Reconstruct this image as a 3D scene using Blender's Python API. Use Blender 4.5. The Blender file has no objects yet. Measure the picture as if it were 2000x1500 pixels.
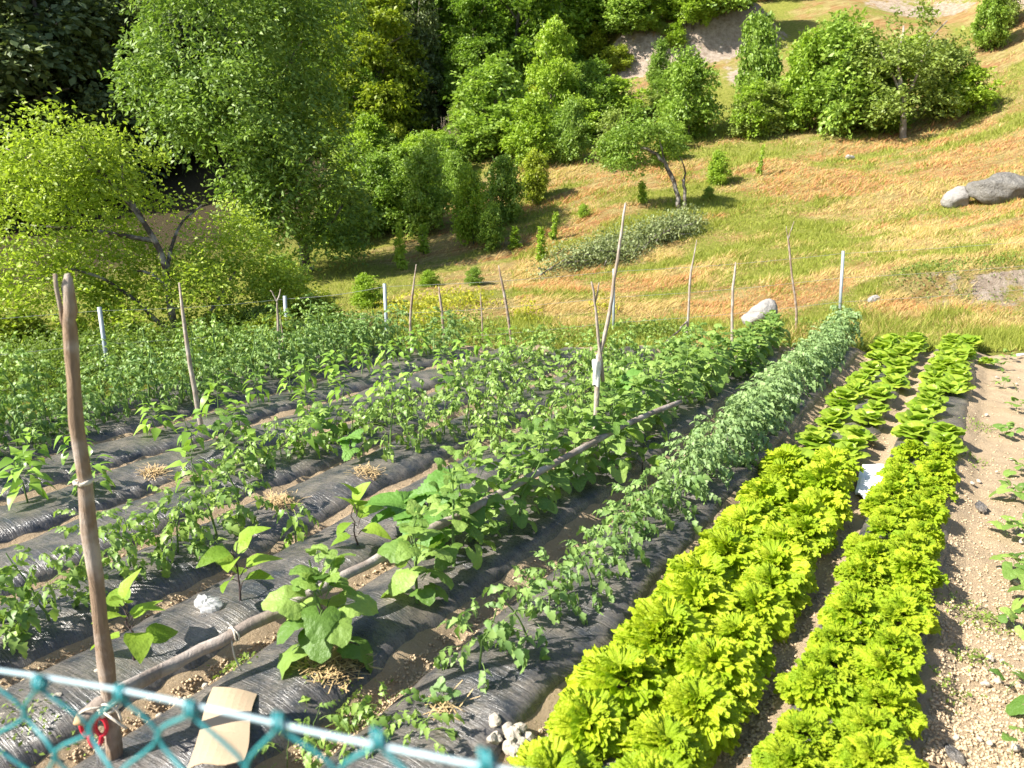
import bpy, math, numpy as np
from mathutils import Vector, Matrix
R=math.radians
SC=bpy.context.scene
COL=SC.collection
rng=np.random.default_rng(11)
# ------------------------------------------------------------------ camera, sky, sun, exposure
CAM_H=2.2; PITCH=14.5; FPX=1500.0          # metres, degrees down, focal length in photo pixels (2000 px wide)
cam=bpy.data.cameras.new('camera'); cam.sensor_width=36; cam.lens=36*FPX/2000
cam.clip_start=.05; cam.clip_end=400
cam.dof.use_dof=True; cam.dof.focus_distance=7; cam.dof.aperture_fstop=3.5
co=bpy.data.objects.new('camera',cam); COL.objects.link(co)
co.location=(0,0,CAM_H); co.rotation_euler=(R(90-PITCH),0,0); SC.camera=co
SUN_EL=R(42); SH_AZ=R(68)                   # shadows fall towards this azimuth (clockwise from +Y)
w=bpy.data.worlds.new('World'); SC.world=w; w.use_nodes=True
nt=w.node_tree; bg=nt.nodes['Background']; sky=nt.nodes.new('ShaderNodeTexSky')
sky.sky_type='NISHITA'; sky.sun_disc=False; sky.sun_elevation=SUN_EL; sky.sun_rotation=SH_AZ+math.pi
nt.links.new(sky.outputs[0],bg.inputs[0]); bg.inputs[1].default_value=.085
sl=bpy.data.lights.new('sun','SUN'); sl.energy=5.0; sl.angle=R(.5); sl.color=(1,.95,.86)
so=bpy.data.objects.new('sun',sl); COL.objects.link(so)
so.rotation_euler=Vector((math.sin(SH_AZ)*math.cos(SUN_EL),math.cos(SH_AZ)*math.cos(SUN_EL),-math.sin(SUN_EL))).to_track_quat('-Z','Y').to_euler()
vs=SC.view_settings; vs.view_transform='Standard'; vs.look='None'; vs.gamma=1; vs.exposure=1.38; vs.use_curve_mapping=False
# ------------------------------------------------------------------ helpers
def mesh(name,V,F,mat=None,smooth=False):
    V=np.asarray(V,np.float32).reshape(-1,3); me=bpy.data.meshes.new(name)
    if isinstance(F,np.ndarray):
        m,k=F.shape
        me.vertices.add(len(V)); me.vertices.foreach_set('co',V.ravel())
        me.loops.add(m*k); me.loops.foreach_set('vertex_index',F.astype(np.int32).ravel())
        me.polygons.add(m); me.polygons.foreach_set('loop_start',np.arange(0,m*k,k,dtype=np.int32))
        me.update(calc_edges=True)
    else:
        me.from_pydata(V.tolist(),[],F); me.update()
    if smooth: me.polygons.foreach_set('use_smooth',np.ones(len(me.polygons),bool))
    for mm in (mat if isinstance(mat,(list,tuple)) else [mat]):
        if mm: me.materials.append(mm)
    return me
def link(name,data,parent=None,loc=None,rot=None,scale=None):
    o=bpy.data.objects.new(name,data); COL.objects.link(o)
    if parent: o.parent=parent
    if loc is not None: o.location=loc
    if rot is not None: o.rotation_euler=rot
    if scale is not None: o.scale=(scale,)*3 if np.isscalar(scale) else scale
    return o
def tag(o,label=None,cat=None,group=None,kind=None):
    if label: o['label']=label
    if cat: o['category']=cat
    if group: o['group']=group
    if kind: o['kind']=kind
    return o
def thing(name,label,cat,loc=(0,0,0),rz=0,group=None,scale=None):
    return tag(link(name,None,None,loc,(0,0,rz),scale),label,cat,group)
class MB:
    def __init__(s): s.V=[]; s.F=[]; s.n=0; s.M=[]
    def add(s,V,F,mi=0):
        V=np.asarray(V,float).reshape(-1,3); s.V.append(V); s.F+=[[i+s.n for i in f] for f in F]; s.M+=[mi]*len(F); s.n+=len(V); return s
    def mesh(s,name,mat,smooth=True):
        me=mesh(name,np.concatenate(s.V),s.F,mat,smooth)
        if any(s.M): me.polygons.foreach_set('material_index',np.array(s.M,np.int32))
        return me
def tube(P,rad,n=8,cap=True,jit=0,seed=0):
    P=np.asarray(P,float); m=len(P); rad=np.broadcast_to(np.asarray(rad,float),(m,))
    rr=np.random.default_rng(seed); T=np.gradient(P,axis=0); T/=np.linalg.norm(T,axis=1)[:,None]+1e-9
    ref=np.array([0,0,1.]) if abs(T[0,2])<.9 else np.array([1.,0,0])
    V=[];a=np.arange(n)/n*2*np.pi
    N=np.cross(T[0],ref); N/=np.linalg.norm(N)
    for i in range(m):
        N=N-T[i]*N.dot(T[i]); N/=np.linalg.norm(N)+1e-9; B=np.cross(T[i],N)
        r=rad[i]*(1+jit*rr.uniform(-1,1,n))[:,None]
        V.append(P[i]+r*(np.cos(a)[:,None]*N+np.sin(a)[:,None]*B))
    F=[[i*n+j,i*n+(j+1)%n,(i+1)*n+(j+1)%n,(i+1)*n+j] for i in range(m-1) for j in range(n)]
    if cap: F+= [list(range(n))[::-1],[(m-1)*n+j for j in range(n)]]
    return np.concatenate(V),F
def spline(P,n):
    P=np.asarray(P,float); m=len(P); Q=np.vstack([2*P[0]-P[1],P,2*P[-1]-P[-2]]); o=[]
    for t in np.linspace(0,m-1-1e-6,n):
        i=int(t); f=t-i; a,b,c,d=Q[i],Q[i+1],Q[i+2],Q[i+3]
        o.append(.5*((2*b)+(c-a)*f+(2*a-5*b+4*c-d)*f*f+(-a+3*b-3*c+d)*f**3))
    return np.array(o)
def _h(i,j,s):
    n=(i.astype(np.int64)*374761393+j.astype(np.int64)*668265263+s*974634777)&0x7fffffff
    n=((n^(n>>13))*1274126177)&0x7fffffff
    return ((n^(n>>16))&0xffff)/65535.
def vn(x,y,s=0):
    x=np.asarray(x,float);y=np.asarray(y,float); i=np.floor(x);j=np.floor(y);f=x-i;g_=y-j; f=f*f*(3-2*f);g_=g_*g_*(3-2*g_)
    i=i.astype(int);j=j.astype(int)
    return (_h(i,j,s)*(1-f)+_h(i+1,j,s)*f)*(1-g_)+(_h(i,j+1,s)*(1-f)+_h(i+1,j+1,s)*f)*g_
def fbm(x,y,s=0,o=4):
    t=0;a=.5
    for k in range(o): t=t+a*(vn(x*2**k,y*2**k,s+k)-.5)*2; a*=.5
    return t
def sstep(a,b,x):
    t=np.clip((x-a)/(b-a),0,1); return t*t*(3-2*t)
# photo pixel -> direction from the camera, in metres per metre
TH=R(PITCH)
def ray(x,y):
    cx=(x-1000)/FPX; cz=(750-y)/FPX
    return np.array((cx, math.cos(TH)+cz*math.sin(TH), -math.sin(TH)+cz*math.cos(TH)))
def g(x,y,z=0.):
    d=ray(x,y); t=(z-CAM_H)/d[2]; return d[0]*t,d[1]*t
def at(x,y,D):
    d=ray(x,y); t=D/d[1]; return np.array((d[0]*t,D,CAM_H+d[2]*t))
ROW=R(32); RU=np.array((math.sin(ROW),math.cos(ROW))); RV=np.array((math.cos(ROW),-math.sin(ROW)))
def uv2(u,v): return u*RU[0]+v*RV[0], u*RU[1]+v*RV[1]
def touv(x,y): return x*RU[0]+y*RU[1], x*RV[0]+y*RV[1]
# ------------------------------------------------------------------ materials
def new_mat(name):
    m=bpy.data.materials.new(name); m.use_nodes=True; t=m.node_tree; p=t.nodes['Principled BSDF']; return m,t,p
def N(t,kind,**kw):
    n=t.nodes.new('ShaderNode'+kind)
    for k,v in kw.items():
        if k.startswith('i_'):
            key=k[2:]; n.inputs[int(key) if key.isdigit() else key.replace('_',' ')].default_value=v
        else: setattr(n,k,v)
    return n
def ramp(t,src,stops):
    n=t.nodes.new('ShaderNodeValToRGB'); e=n.color_ramp.elements
    while len(e)<len(stops): e.new(.5)
    for k,(p,c) in enumerate(stops): e[k].position=p; e[k].color=(*c,1) if len(c)==3 else c
    t.links.new(src,n.inputs[0]); return n.outputs[0]
def mix(t,fac,a,b,mode='MIX'):
    n=t.nodes.new('ShaderNodeMix'); n.data_type='RGBA'; n.blend_type=mode
    for s,v in ((n.inputs[0],fac),(n.inputs[6],a),(n.inputs[7],b)):
        if hasattr(v,'links'): t.links.new(v,s)
        elif np.isscalar(v): s.default_value=v
        else: s.default_value=(*v,1)
    return n.outputs[2]
def noise(t,scale,detail=4,rough=.55,vec=None,dist=0):
    n=N(t,'TexNoise',i_Scale=scale,i_Detail=detail,i_Roughness=rough,i_Distortion=dist)
    if vec is None: vec=N(t,'TexCoord').outputs['Object']
    t.links.new(vec,n.inputs['Vector']); return n.outputs[0]
def bump(t,p,h,strength=.5,dist=.01):
    b=N(t,'Bump',i_Strength=strength,i_Distance=dist); t.links.new(h,b.inputs['Height']); t.links.new(b.outputs[0],p.inputs['Normal'])
def mapped(t,scale=(1,1,1),rot=(0,0,0)):
    m=N(t,'Mapping',i_Scale=scale,i_Rotation=rot); t.links.new(N(t,'TexCoord').outputs['Object'],m.inputs[0]); return m.outputs[0]
def leaf_mat(name,c1,c2,trans=.35,rough=.5,spec=.35,island=True,crinkle=0,c3=None,cs=70):
    """leaf colour varies leaf by leaf and plant by plant between c1 and c2; light passes through"""
    m,t,p=new_mat(name)
    oi=N(t,'ObjectInfo').outputs['Random']
    if island:
        gi=N(t,'NewGeometry').outputs['Random Per Island']
        mm=N(t,'Math',operation='MULTIPLY_ADD',i_1=.65); t.links.new(gi,mm.inputs[0])
        m2=N(t,'Math',operation='MULTIPLY',i_1=.35); t.links.new(oi,m2.inputs[0]); t.links.new(m2.outputs[0],mm.inputs[2]); f=mm.outputs[0]
    else: f=oi
    c=ramp(t,f,[(0,c1),(.85,c2),(1,c3 or c2)])
    nz=noise(t,18,3); c=mix(t,nz,c,mix(t,.5,c,(1.25,1.2,1.05),'MULTIPLY'),'MIX')
    t.links.new(c,p.inputs['Base Color']); p.inputs['Roughness'].default_value=rough; p.inputs['Specular IOR Level'].default_value=spec
    tr=N(t,'BsdfTranslucent')
    if crinkle:
        bp_=N(t,'Bump',i_Strength=1,i_Distance=crinkle); t.links.new(noise(t,cs,3,.6),bp_.inputs['Height']); t.links.new(bp_.outputs[0],p.inputs['Normal']); t.links.new(bp_.outputs[0],tr.inputs['Normal'])
    c2_=mix(t,1.,c,(1.25,1.35,.7),'MULTIPLY'); t.links.new(c2_,tr.inputs[0])
    ms=N(t,'MixShader',i_0=trans); t.links.new(p.outputs[0],ms.inputs[1]); t.links.new(tr.outputs[0],ms.inputs[2])
    t.links.new(ms.outputs[0],t.nodes['Material Output'].inputs[0]); return m
def plain(name,c,rough=.6,spec=.4,metal=0,var=.25,scale=20,bmp=0,bscale=60,c2=None,bd=.01):
    m,t,p=new_mat(name); nz=noise(t,scale,5,.6)
    col=mix(t,nz,tuple(x*(1-var) for x in c),c2 or tuple(min(1,x*(1+var)) for x in c)); t.links.new(col,p.inputs['Base Color'])
    p.inputs['Roughness'].default_value=rough; p.inputs['Specular IOR Level'].default_value=spec; p.inputs['Metallic'].default_value=metal
    if bmp: bump(t,p,noise(t,bscale,8,.7),bmp,bd)
    return m
def bark_mat(name,c1,c2,sc=1):
    m,t,p=new_mat(name); v=mapped(t,(40*sc,40*sc,7*sc)); nz=noise(t,1,6,.65,v,.6); big=noise(t,6*sc,3)
    col=mix(t,nz,c1,c2); col=mix(t,ramp(t,big,[(.45,(0,0,0)),(.65,(1,1,1))]),col,mix(t,.5,col,(.55,.5,.45)))
    t.links.new(col,p.inputs['Base Color']); p.inputs['Roughness'].default_value=.85; p.inputs['Specular IOR Level'].default_value=.2
    bump(t,p,nz,.8,.012); return m
M={}
M['bark']=bark_mat('bark',(.03,.023,.018),(.11,.085,.065)); M['stake']=bark_mat('stake_wood',(.12,.075,.045),(.36,.26,.18),1.5)
M['stake_grey']=bark_mat('stake_grey',(.16,.12,.09),(.42,.35,.28),1.5)
M['palebark']=bark_mat('pale_bark',(.13,.1,.08),(.36,.3,.25))
M['cutwood']=plain('cut_wood',(.5,.34,.18),.8,.2,scale=40)
M['stem']=plain('green_stem',(.12,.2,.05),.5); M['purplestem']=plain('purple_stem',(.07,.05,.05),.5)
M['rope']=plain('pale_rope',(.62,.56,.46),.9,.1,scale=90,bmp=.6,bscale=150)
M['galv']=plain('galvanised_steel',(.30,.34,.36),.55,.5,.3,scale=15)
M['wire']=plain('fence_wire',(.4,.4,.38),.5,.5,.5)
M['rockw']=plain('white_rock',(.33,.31,.285),.9,.2,scale=9,var=.55,bmp=1,bscale=9,bd=.06); M['rockg']=plain('grey_rock',(.25,.235,.21),.9,.2,scale=6,var=.6,bmp=1,bscale=5,bd=.25)
M['clod']=plain('soil_clod',(.55,.42,.27),.95,.1,scale=30,bmp=.8,bscale=50)
M['pebble']=plain('pebble',(.42,.37,.3),.9,.15,scale=12,bmp=.8,bscale=30)
M['straw']=plain('straw',(.5,.36,.18),.8,.2,scale=60)
# ------------------------------------------------------------------ terrain: heights from points read off the photo (pixel + distance), smoothed
CP=[(1640,640,12.1),(1200,655,11.6),(1480,640,12.1),(2000,625,12.3),(1800,560,13.6),(2000,590,13.0),(2000,505,14.6),(1800,515,15.2),(1900,400,20),(1650,420,20.5),
(2000,230,27),(1990,75,36),(1765,268,29),(1600,250,30.5),(1330,410,22),(1480,340,25),(1120,540,17),(1000,570,15),(850,500,20.5),(760,570,16),(620,600,14.8),
(600,525,20),(700,480,23),(900,460,22.5),(1050,390,25),(1150,320,28),(950,300,31),(850,260,34),(430,330,33),(1400,265,31),(1200,130,40),(1350,90,40),(1250,200,35.5),
(1700,30,41),(1900,10,43),(300,660,12.2),(0,690,11.2),(0,560,19),(200,520,20),(0,400,33),(0,200,48),(400,150,48),(700,120,48),(950,130,46),(500,620,13.5)]
PTS=[tuple(at(*c)) for c in CP]
for x in (-9,-7,-5,-3,-1,1,3,5,7,9):
    for y in (2,4,6,8,10,10.8): PTS.append((x,y,0 if x<8 else .15))
PTS+=[(-14,6,-.9),(-20,8,-1.2),(-20,0,-1),(14,7,1.0),(18,5,1.6),(20,12,3.6),(30,20,9),(30,40,19),(45,30,17),(50,60,32),(0,75,30),(-30,75,27),(-60,70,26),(-60,40,9),(-50,15,1),(30,75,36),(-60,0,0),(60,0,10),(60,75,42),(-30,30,1.0),(-30,45,9),(12,-1,1.2),(-12,-2,-.5)]
PTS=np.array(PTS,float)
n_=len(PTS); r_=np.sqrt(((PTS[:,None,:2]-PTS[None,:,:2])**2).sum(2)+2.25); A_=np.zeros((n_+3,n_+3)); A_[:n_,:n_]=r_-np.eye(n_)*.02
A_[:n_,n_]=1; A_[:n_,n_+1:]=PTS[:,:2]; A_[n_,:n_]=1; A_[n_+1:,:n_]=PTS[:,:2].T
W_=np.linalg.solve(A_,np.r_[PTS[:,2],0,0,0])
def T0(x,y):
    x=np.asarray(x,float);y=np.asarray(y,float);o=W_[-3]+W_[-2]*x+W_[-1]*y
    for i in range(n_): o=o+W_[i]*np.sqrt((x-PTS[i,0])**2+(y-PTS[i,1])**2+2.25)
    return o
def gmask(x,y,soft=.35):
    """1 inside the tilled garden, 0 outside"""
    u,v=touv(x,y); e=.18*fbm(x*1.3,y*1.3,3)
    m=sstep(10.45,10.45-soft,y+e)*sstep(-7.75,-7.75+soft,v+e)*sstep(1.25,1.25+soft,y)*sstep(8.6,8.6-soft,x)
    return m
def road(x,y): return .62*sstep(1.9,.95,y)                      # the verge the fence stands on
def T(x,y):
    x=np.asarray(x,float);y=np.asarray(y,float); z=T0(x,y)
    far=sstep(11,16,y); yc=39.2+.8*fbm(x*.4,0*x,23,3); z=z+sstep(3.8,5.5,x)*sstep(13.5,11.5,x)*(1.5*sstep(yc-.55,yc+.35,y)*sstep(yc+7,yc+1,y))   # bare cliff below the wood
    z=z+far*(.16*fbm(x*.35,y*.35,5,4)+.05*fbm(x*1.7,y*1.7,9,3))
    gm=gmask(x,y); z=z*(1-gm*sstep(11,10,y)*0.9)
    yb=13.75+.35*fbm(x*.8,0*x,17,3); k=sstep(6.3,7.3,x+.4*fbm(x,y,4,2))   # eroded bank right of the garden
    z=z+k*(.22*sstep(yb-.3,yb+.05,y)*sstep(yb+3.2,yb+.2,y)-.10*sstep(yb-1.3,yb-.2,y)*sstep(yb+.1,yb-.12,y))
    return z+road(x,y)
def Tz(x,y): return float(T(np.array([x]),np.array([y]))[0])
def hit(px,py,lift=0):
    d=ray(px,py); t=np.linspace(1.5,95,2400); z=CAM_H+d[2]*t; h=T(d[0]*t,d[1]*t)+lift; k=int(np.argmax(z<h))
    return np.array((d[0]*t[k],d[1]*t[k],h[k]))
# rows of beds, metres left (-) of the line below the camera
ROWS=[-.275,-.94,-1.63,-2.40,-3.13,-3.83,-4.53,-5.22,-5.9,-6.6,-7.25]
def row_end(v): return (10.15-v*RV[1])/RU[1]
def bed(u,v):
    """height of ridges above the furrows"""
    h=np.zeros_like(u)
    for i,r in enumerate(ROWS):
        r2=r+.035*fbm(u*.8,u*0+i,30+i,2); d=np.abs(v-r2); amp=(.09 if i<2 else .125)*(1+.25*fbm(u*1.1,u*0+i*7,60+i,2))
        h=np.maximum(h,amp*np.clip(1-(d/.36)**2.6,0,1)**.75*sstep(1.7,2.3,u*RU[1]+v*RV[1]))
    return h
def soilz(x,y,film=False):
    u,v=touv(x,y); z=bed(u,v)+.02*fbm(x*3,y*3,40,3)
    if not film: z=z+.022*fbm(x*11,y*11,44,3)+.012*np.abs(fbm(x*30,y*30,47,2))-.012
    return z+road(x,y)
def sz(x,y): return float(soilz(np.array([x]),np.array([y]),True)[0])
# one ground sheet, finer near the camera
def axis(a,b,n,c,p=2.2):
    t=np.linspace(-1,1,n); s=np.sign(t)*np.abs(t)**p; return np.where(s<0,c+(c-a)*s,c+(b-c)*s)
gx=axis(-95,95,330,3,1.9); gy=axis(-8,105,330,14,1.9); X,Y=np.meshgrid(gx,gy,indexing='ij'); Z=T(X,Y)-.2*gmask(X,Y,.5)
I=np.arange(X.size).reshape(X.shape); Fq=np.stack([I[:-1,:-1],I[1:,:-1],I[1:,1:],I[:-1,1:]],-1).reshape(-1,4)
def ell(x,y,pts):
    m=np.zeros_like(x)
    for (px,py,rx,ry) in pts:
        c=hit(px,py); k=np.exp(-(((x-c[0])/rx)**2+((y-c[1])/ry)**2)*1.2); m=np.maximum(m,k)
    return m
def masks(x,y):
    ang=R(-23); s=x*math.cos(ang)-y*math.sin(ang); t_=x*math.sin(ang)+y*math.cos(ang)
    st=fbm(s*.35+5,t_*1.5,71,5)*.75+.45*fbm(x*1.1,y*1.1,73,4); 
    open_=sstep(-9,0,x-.0*y)*sstep(0,1,(x-(y-30)*.55+3)/4)            # the open meadow right of the scrub
    dry=np.clip(.50+1.2*st+.18*sstep(14,22,y)-.12*sstep(13.5,11.5,y)+.22*fbm(x*.15,y*.15,75,2),0,1)*open_
    dry=np.maximum(dry,.9*ell(x,y,[(1960,420,3,2.0),(1850,330,5,1.8),(1500,420,4,1.0),(1100,560,3,1.1),(1750,330,5,1.5),(860,245,1.7,2.5),(1000,400,2.5,1.6)])*(.65+.7*st))
    dry=dry*(1-.85*ell(x,y,[(1400,400,2.2,1.6),(1300,450,2.4,1.0),(650,560,2.5,3),(1450,300,3,2),(1250,260,3,3),(1150,210,3,3),(1440,210,2,3),(1330,200,3,3),(1500,60,3,3)]))
    bare=ell(x,y,[(1760,20,3.0,1.8),(1840,22,2.4,1.4),(1960,20,1.4,2),(1480,25,2,1.2),(1440,150,.8,1.5)])
    yc=39.2+.8*fbm(x*.4,0*x,23,3); bare=np.maximum(bare,sstep(3.8,5.0,x)*sstep(13.5,12,x)*sstep(yc-1.6,yc-.7,y)*sstep(yc+1.0,yc+.3,y))
    yb=13.75+.35*fbm(x*.8,0*x,17,3)
    bare=np.maximum(bare,sstep(6.6,7.6,x+.5*fbm(x*2,y*2,4,2))*(sstep(yb-1.3,yb-.3,y)*.75+.25*sstep(yb-.3,yb-.1,y))*sstep(yb+.2,yb+.02,y)*(.75+.5*fbm(x*2.5,y*2.5,19,3)))
    understory=sstep(0,-6,x-(y-30)*.62)*sstep(13,20,y)                       # dark brown leaf litter covering the ground under the wood
    return np.clip(dry,0,1),np.clip(bare,0,1),understory
def ground_mat():
    m,t,p=new_mat('ground'); at_=lambda n:N(t,'Attribute',attribute_name=n).outputs['Fac']
    f1=noise(t,9,6,.7); f2=noise(t,45,5,.7); v=mapped(t,(1,1,1),(0,0,R(-23))); hm=N(t,'Mapping',i_Scale=(.5,5,3)); t.links.new(v,hm.inputs[0]); hay=noise(t,1.6,6,.7,hm.outputs[0],.5); hm2=N(t,'Mapping',i_Scale=(.22,.9,1)); t.links.new(v,hm2.inputs[0]); rust=noise(t,1.3,5,.7,hm2.outputs[0],.6)
    green=mix(t,ramp(t,f1,[(.3,(0,0,0)),(.75,(1,1,1))]),(.17,.20,.03),(.40,.38,.09)); straw=mix(t,ramp(t,hay,[(.38,(0,0,0)),(.6,(1,1,1))]),(.32,.25,.09),(.52,.43,.18)); straw=mix(t,ramp(t,rust,[(.46,(0,0,0)),(.6,(1,1,1))]),straw,mix(t,ramp(t,hay,[(.38,(0,0,0)),(.6,(1,1,1))]),(.30,.14,.05),(.50,.30,.14))); straw=mix(t,f2,mix(t,.35,straw,(.2,.12,.04)),straw)
    d=N(t,'Math',operation='MULTIPLY_ADD',i_1=1.5,i_2=-.75); t.links.new(f1,d.inputs[0]); d2=N(t,'Math',operation='ADD',use_clamp=True); t.links.new(d.outputs[0],d2.inputs[0]); t.links.new(at_('dry'),d2.inputs[1])
    c=mix(t,ramp(t,d2.outputs[0],[(.3,(0,0,0)),(.62,(1,1,1))]),green,straw)
    earth=mix(t,ramp(t,noise(t,5,8,.75),[(.3,(0,0,0)),(.7,(1,1,1))]),(.24,.17,.12),(.66,.55,.44))
    b=N(t,'Math',operation='MULTIPLY_ADD',i_1=2.2,i_2=-1.25); t.links.new(noise(t,2.2,7,.75),b.inputs[0]); b2=N(t,'Math',operation='ADD',use_clamp=True); t.links.new(b.outputs[0],b2.inputs[0]); t.links.new(at_('bare'),b2.inputs[1])
    c=mix(t,ramp(t,b2.outputs[0],[(.42,(0,0,0)),(.6,(1,1,1))]),c,earth)
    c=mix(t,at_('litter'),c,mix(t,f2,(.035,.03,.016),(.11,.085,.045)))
    t.links.new(c,p.inputs['Base Color']); p.inputs['Roughness'].default_value=.95; p.inputs['Specular IOR Level'].default_value=.1
    bump(t,p,f2,1,.10); return m
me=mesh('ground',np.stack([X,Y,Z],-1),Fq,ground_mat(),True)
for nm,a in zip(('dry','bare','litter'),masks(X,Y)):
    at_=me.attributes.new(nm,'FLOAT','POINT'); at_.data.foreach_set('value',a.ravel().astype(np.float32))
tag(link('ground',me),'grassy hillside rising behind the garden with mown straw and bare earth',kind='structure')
# tilled garden soil
def soil_mat():
    m,t,p=new_mat('garden_soil'); a=noise(t,7,7,.7); b=noise(t,60,6,.75); c=mix(t,a,(.36,.27,.17),(.54,.42,.28)); c=mix(t,ramp(t,b,[(.35,(0,0,0)),(.7,(1,1,1))]),mix(t,.35,c,(.24,.16,.09)),c)
    sp=N(t,'TexVoronoi',i_Scale=55); t.links.new(N(t,'TexCoord').outputs['Object'],sp.inputs['Vector']); c=mix(t,ramp(t,sp.outputs[0],[(.1,(.5,.5,.5)),(.2,(0,0,0))]),c,(.55,.47,.36))
    t.links.new(c,p.inputs['Base Color']); p.inputs['Roughness'].default_value=.97; p.inputs['Specular IOR Level'].default_value=.08; bump(t,p,b,1,.02); return m
gx=np.arange(-9.6,9.2,.045); gy=np.arange(.9,10.9,.045); X,Y=np.meshgrid(gx,gy,indexing='ij'); gm=gmask(X,Y,.5)
Z=soilz(X,Y)+.0*gm-.12*(1-gm)**1.5+.03*gm*(1-gm)*4*.4; keep=gm>.01
I=np.arange(X.size).reshape(X.shape); Fq=np.stack([I[:-1,:-1],I[1:,:-1],I[1:,1:],I[:-1,1:]],-1).reshape(-1,4); Fq=Fq[keep.ravel()[Fq].any(1)]
us=np.unique(Fq); rm=np.full(X.size,-1); rm[us]=np.arange(len(us)); 
tag(link('garden_soil',mesh('garden_soil',np.stack([X,Y,Z],-1).reshape(-1,3)[us],rm[Fq],soil_mat(),True)),'dry crumbly tan garden soil with raised beds',kind='structure')
# ------------------------------------------------------------------ black plastic mulch over each bed
def film_mat():
    m,t,p=new_mat('black_plastic_film'); v=mapped(t,(1,1,1),(0,0,ROW)); 
    mp=N(t,'Mapping',i_Scale=(1.3,30,2)); t.links.new(v,mp.inputs[0]); w1=noise(t,1.6,6,.7,mp.outputs[0],1.2)
    mp2=N(t,'Mapping',i_Scale=(3,45,5),i_Rotation=(0,0,.5)); t.links.new(v,mp2.inputs[0]); w2=noise(t,1,4,.6,mp2.outputs[0],.8)
    dust=noise(t,5,6,.7); fine=noise(t,70,4,.7)
    a=N(t,'Math',operation='MULTIPLY'); t.links.new(ramp(t,dust,[(.36,(0,0,0)),(.7,(1,1,1))]),a.inputs[0]); t.links.new(fine,a.inputs[1])
    c=mix(t,a.outputs[0],(.03,.034,.042),(.36,.30,.23)); c=mix(t,ramp(t,w2,[(.55,(0,0,0)),(.75,(.4,.4,.4))]),c,(.13,.14,.15)); t.links.new(c,p.inputs['Base Color'])
    t.links.new(ramp(t,fine,[(.2,(.2,)*3),(.8,(.38,)*3)]),p.inputs['Roughness']); p.inputs['Specular IOR Level'].default_value=.65
    s=N(t,'Math',operation='ADD'); t.links.new(w1,s.inputs[0]); k=N(t,'Math',operation='MULTIPLY',i_1=.5); t.links.new(w2,k.inputs[0]); t.links.new(k.outputs[0],s.inputs[1])
    bump(t,p,s.outputs[0],.7,.015); return m
FILM=film_mat()
ROWNAME=['the bright lettuce row next to bare soil','the bright lettuce row next to the tomatoes','the tomato row beside the lettuces','the cucumber row with the long pole','the eggplant and squash row','the first tomato row left of the eggplants','the mixed tomato row past the squash','the pepper row nearest the squash','the long pepper row before the tomato hedge','the tall tomato hedge by the peppers','the outermost tomato hedge by the fence']
for i,r in enumerate(ROWS):
    u=np.arange((2.05+r*RU[0])/RU[1],row_end(r)-(.15 if i>1 else .05),.03); tt=np.linspace(-1,1,19); U,Tt=np.meshgrid(u,tt,indexing='ij')
    ctr=r+.035*fbm(U*.8,U*0+i,30+i,2); hw=(.26 if i<2 else .295)+.05*fbm(U*1.6,np.sign(Tt)*3+i,80+i,3)
    Vv=ctr+Tt*hw; x,y=uv2(U,Vv)
    z=soilz(x,y,True)+.014+.012*fbm(U*3+Vv*2,Vv*7-U,90+i,3)+.010*np.abs(fbm(U*16+Vv*5,Vv*2.0+U*.6,100+i,3))*(1-Tt**2*.3)+.006*fbm(U*9,Vv*9,95+i,2)
    z-=.05*sstep(.86,1.0,np.abs(Tt)); z-=.05*sstep(.08,0,np.minimum(U-u[0],u[-1]-U))
    I=np.arange(U.size).reshape(U.shape); Fq=np.stack([I[:-1,:-1],I[1:,:-1],I[1:,1:],I[:-1,1:]],-1).reshape(-1,4)
    tag(link('plastic_mulch',mesh('plastic_mulch',np.stack([x,y,z],-1),Fq[:,::-1],FILM,True)),'wrinkled black plastic mulch film under '+ROWNAME[i],'plastic mulch')
# ------------------------------------------------------------------ leaf shapes: base at the origin, growing along +Y
def grid_faces(a,b): return [[i*b+j,i*b+j+1,(i+1)*b+j+1,(i+1)*b+j] for i in range(a-1) for j in range(b-1)]
def strip_leaf(L,prof,W,fold=.25,droop=.25,y0=0,seed=0,twist=0):
    n=len(prof); V=[]
    rr=np.random.default_rng(seed)
    for k,wd in enumerate(prof):
        s=k/(n-1); w_=wd*W; c=-droop*L*s*s; y=L*(s-.12*droop*s*s); tw=twist*s
        for sd in (-1,0,1): V.append((sd*w_*math.cos(tw),y0+y-.18*abs(sd)*w_,c+abs(sd)*w_*fold+sd*w_*math.sin(tw)+ (0 if sd==0 else rr.normal(0,.03*W))))
    return np.array(V),grid_faces(n,3)
def stalk(P,r0,r1,n=4): 
    P=np.asarray(P,float); return tube(P,np.linspace(r0,r1,len(P)),n,False)
OVAL=[.08,.55,.9,1,.86,.55,.05]; LANCE=[.06,.6,1,.88,.62,.32,.02]; JAG=[.05,.5,1,.62,.78,.36,.4,.03]
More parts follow.
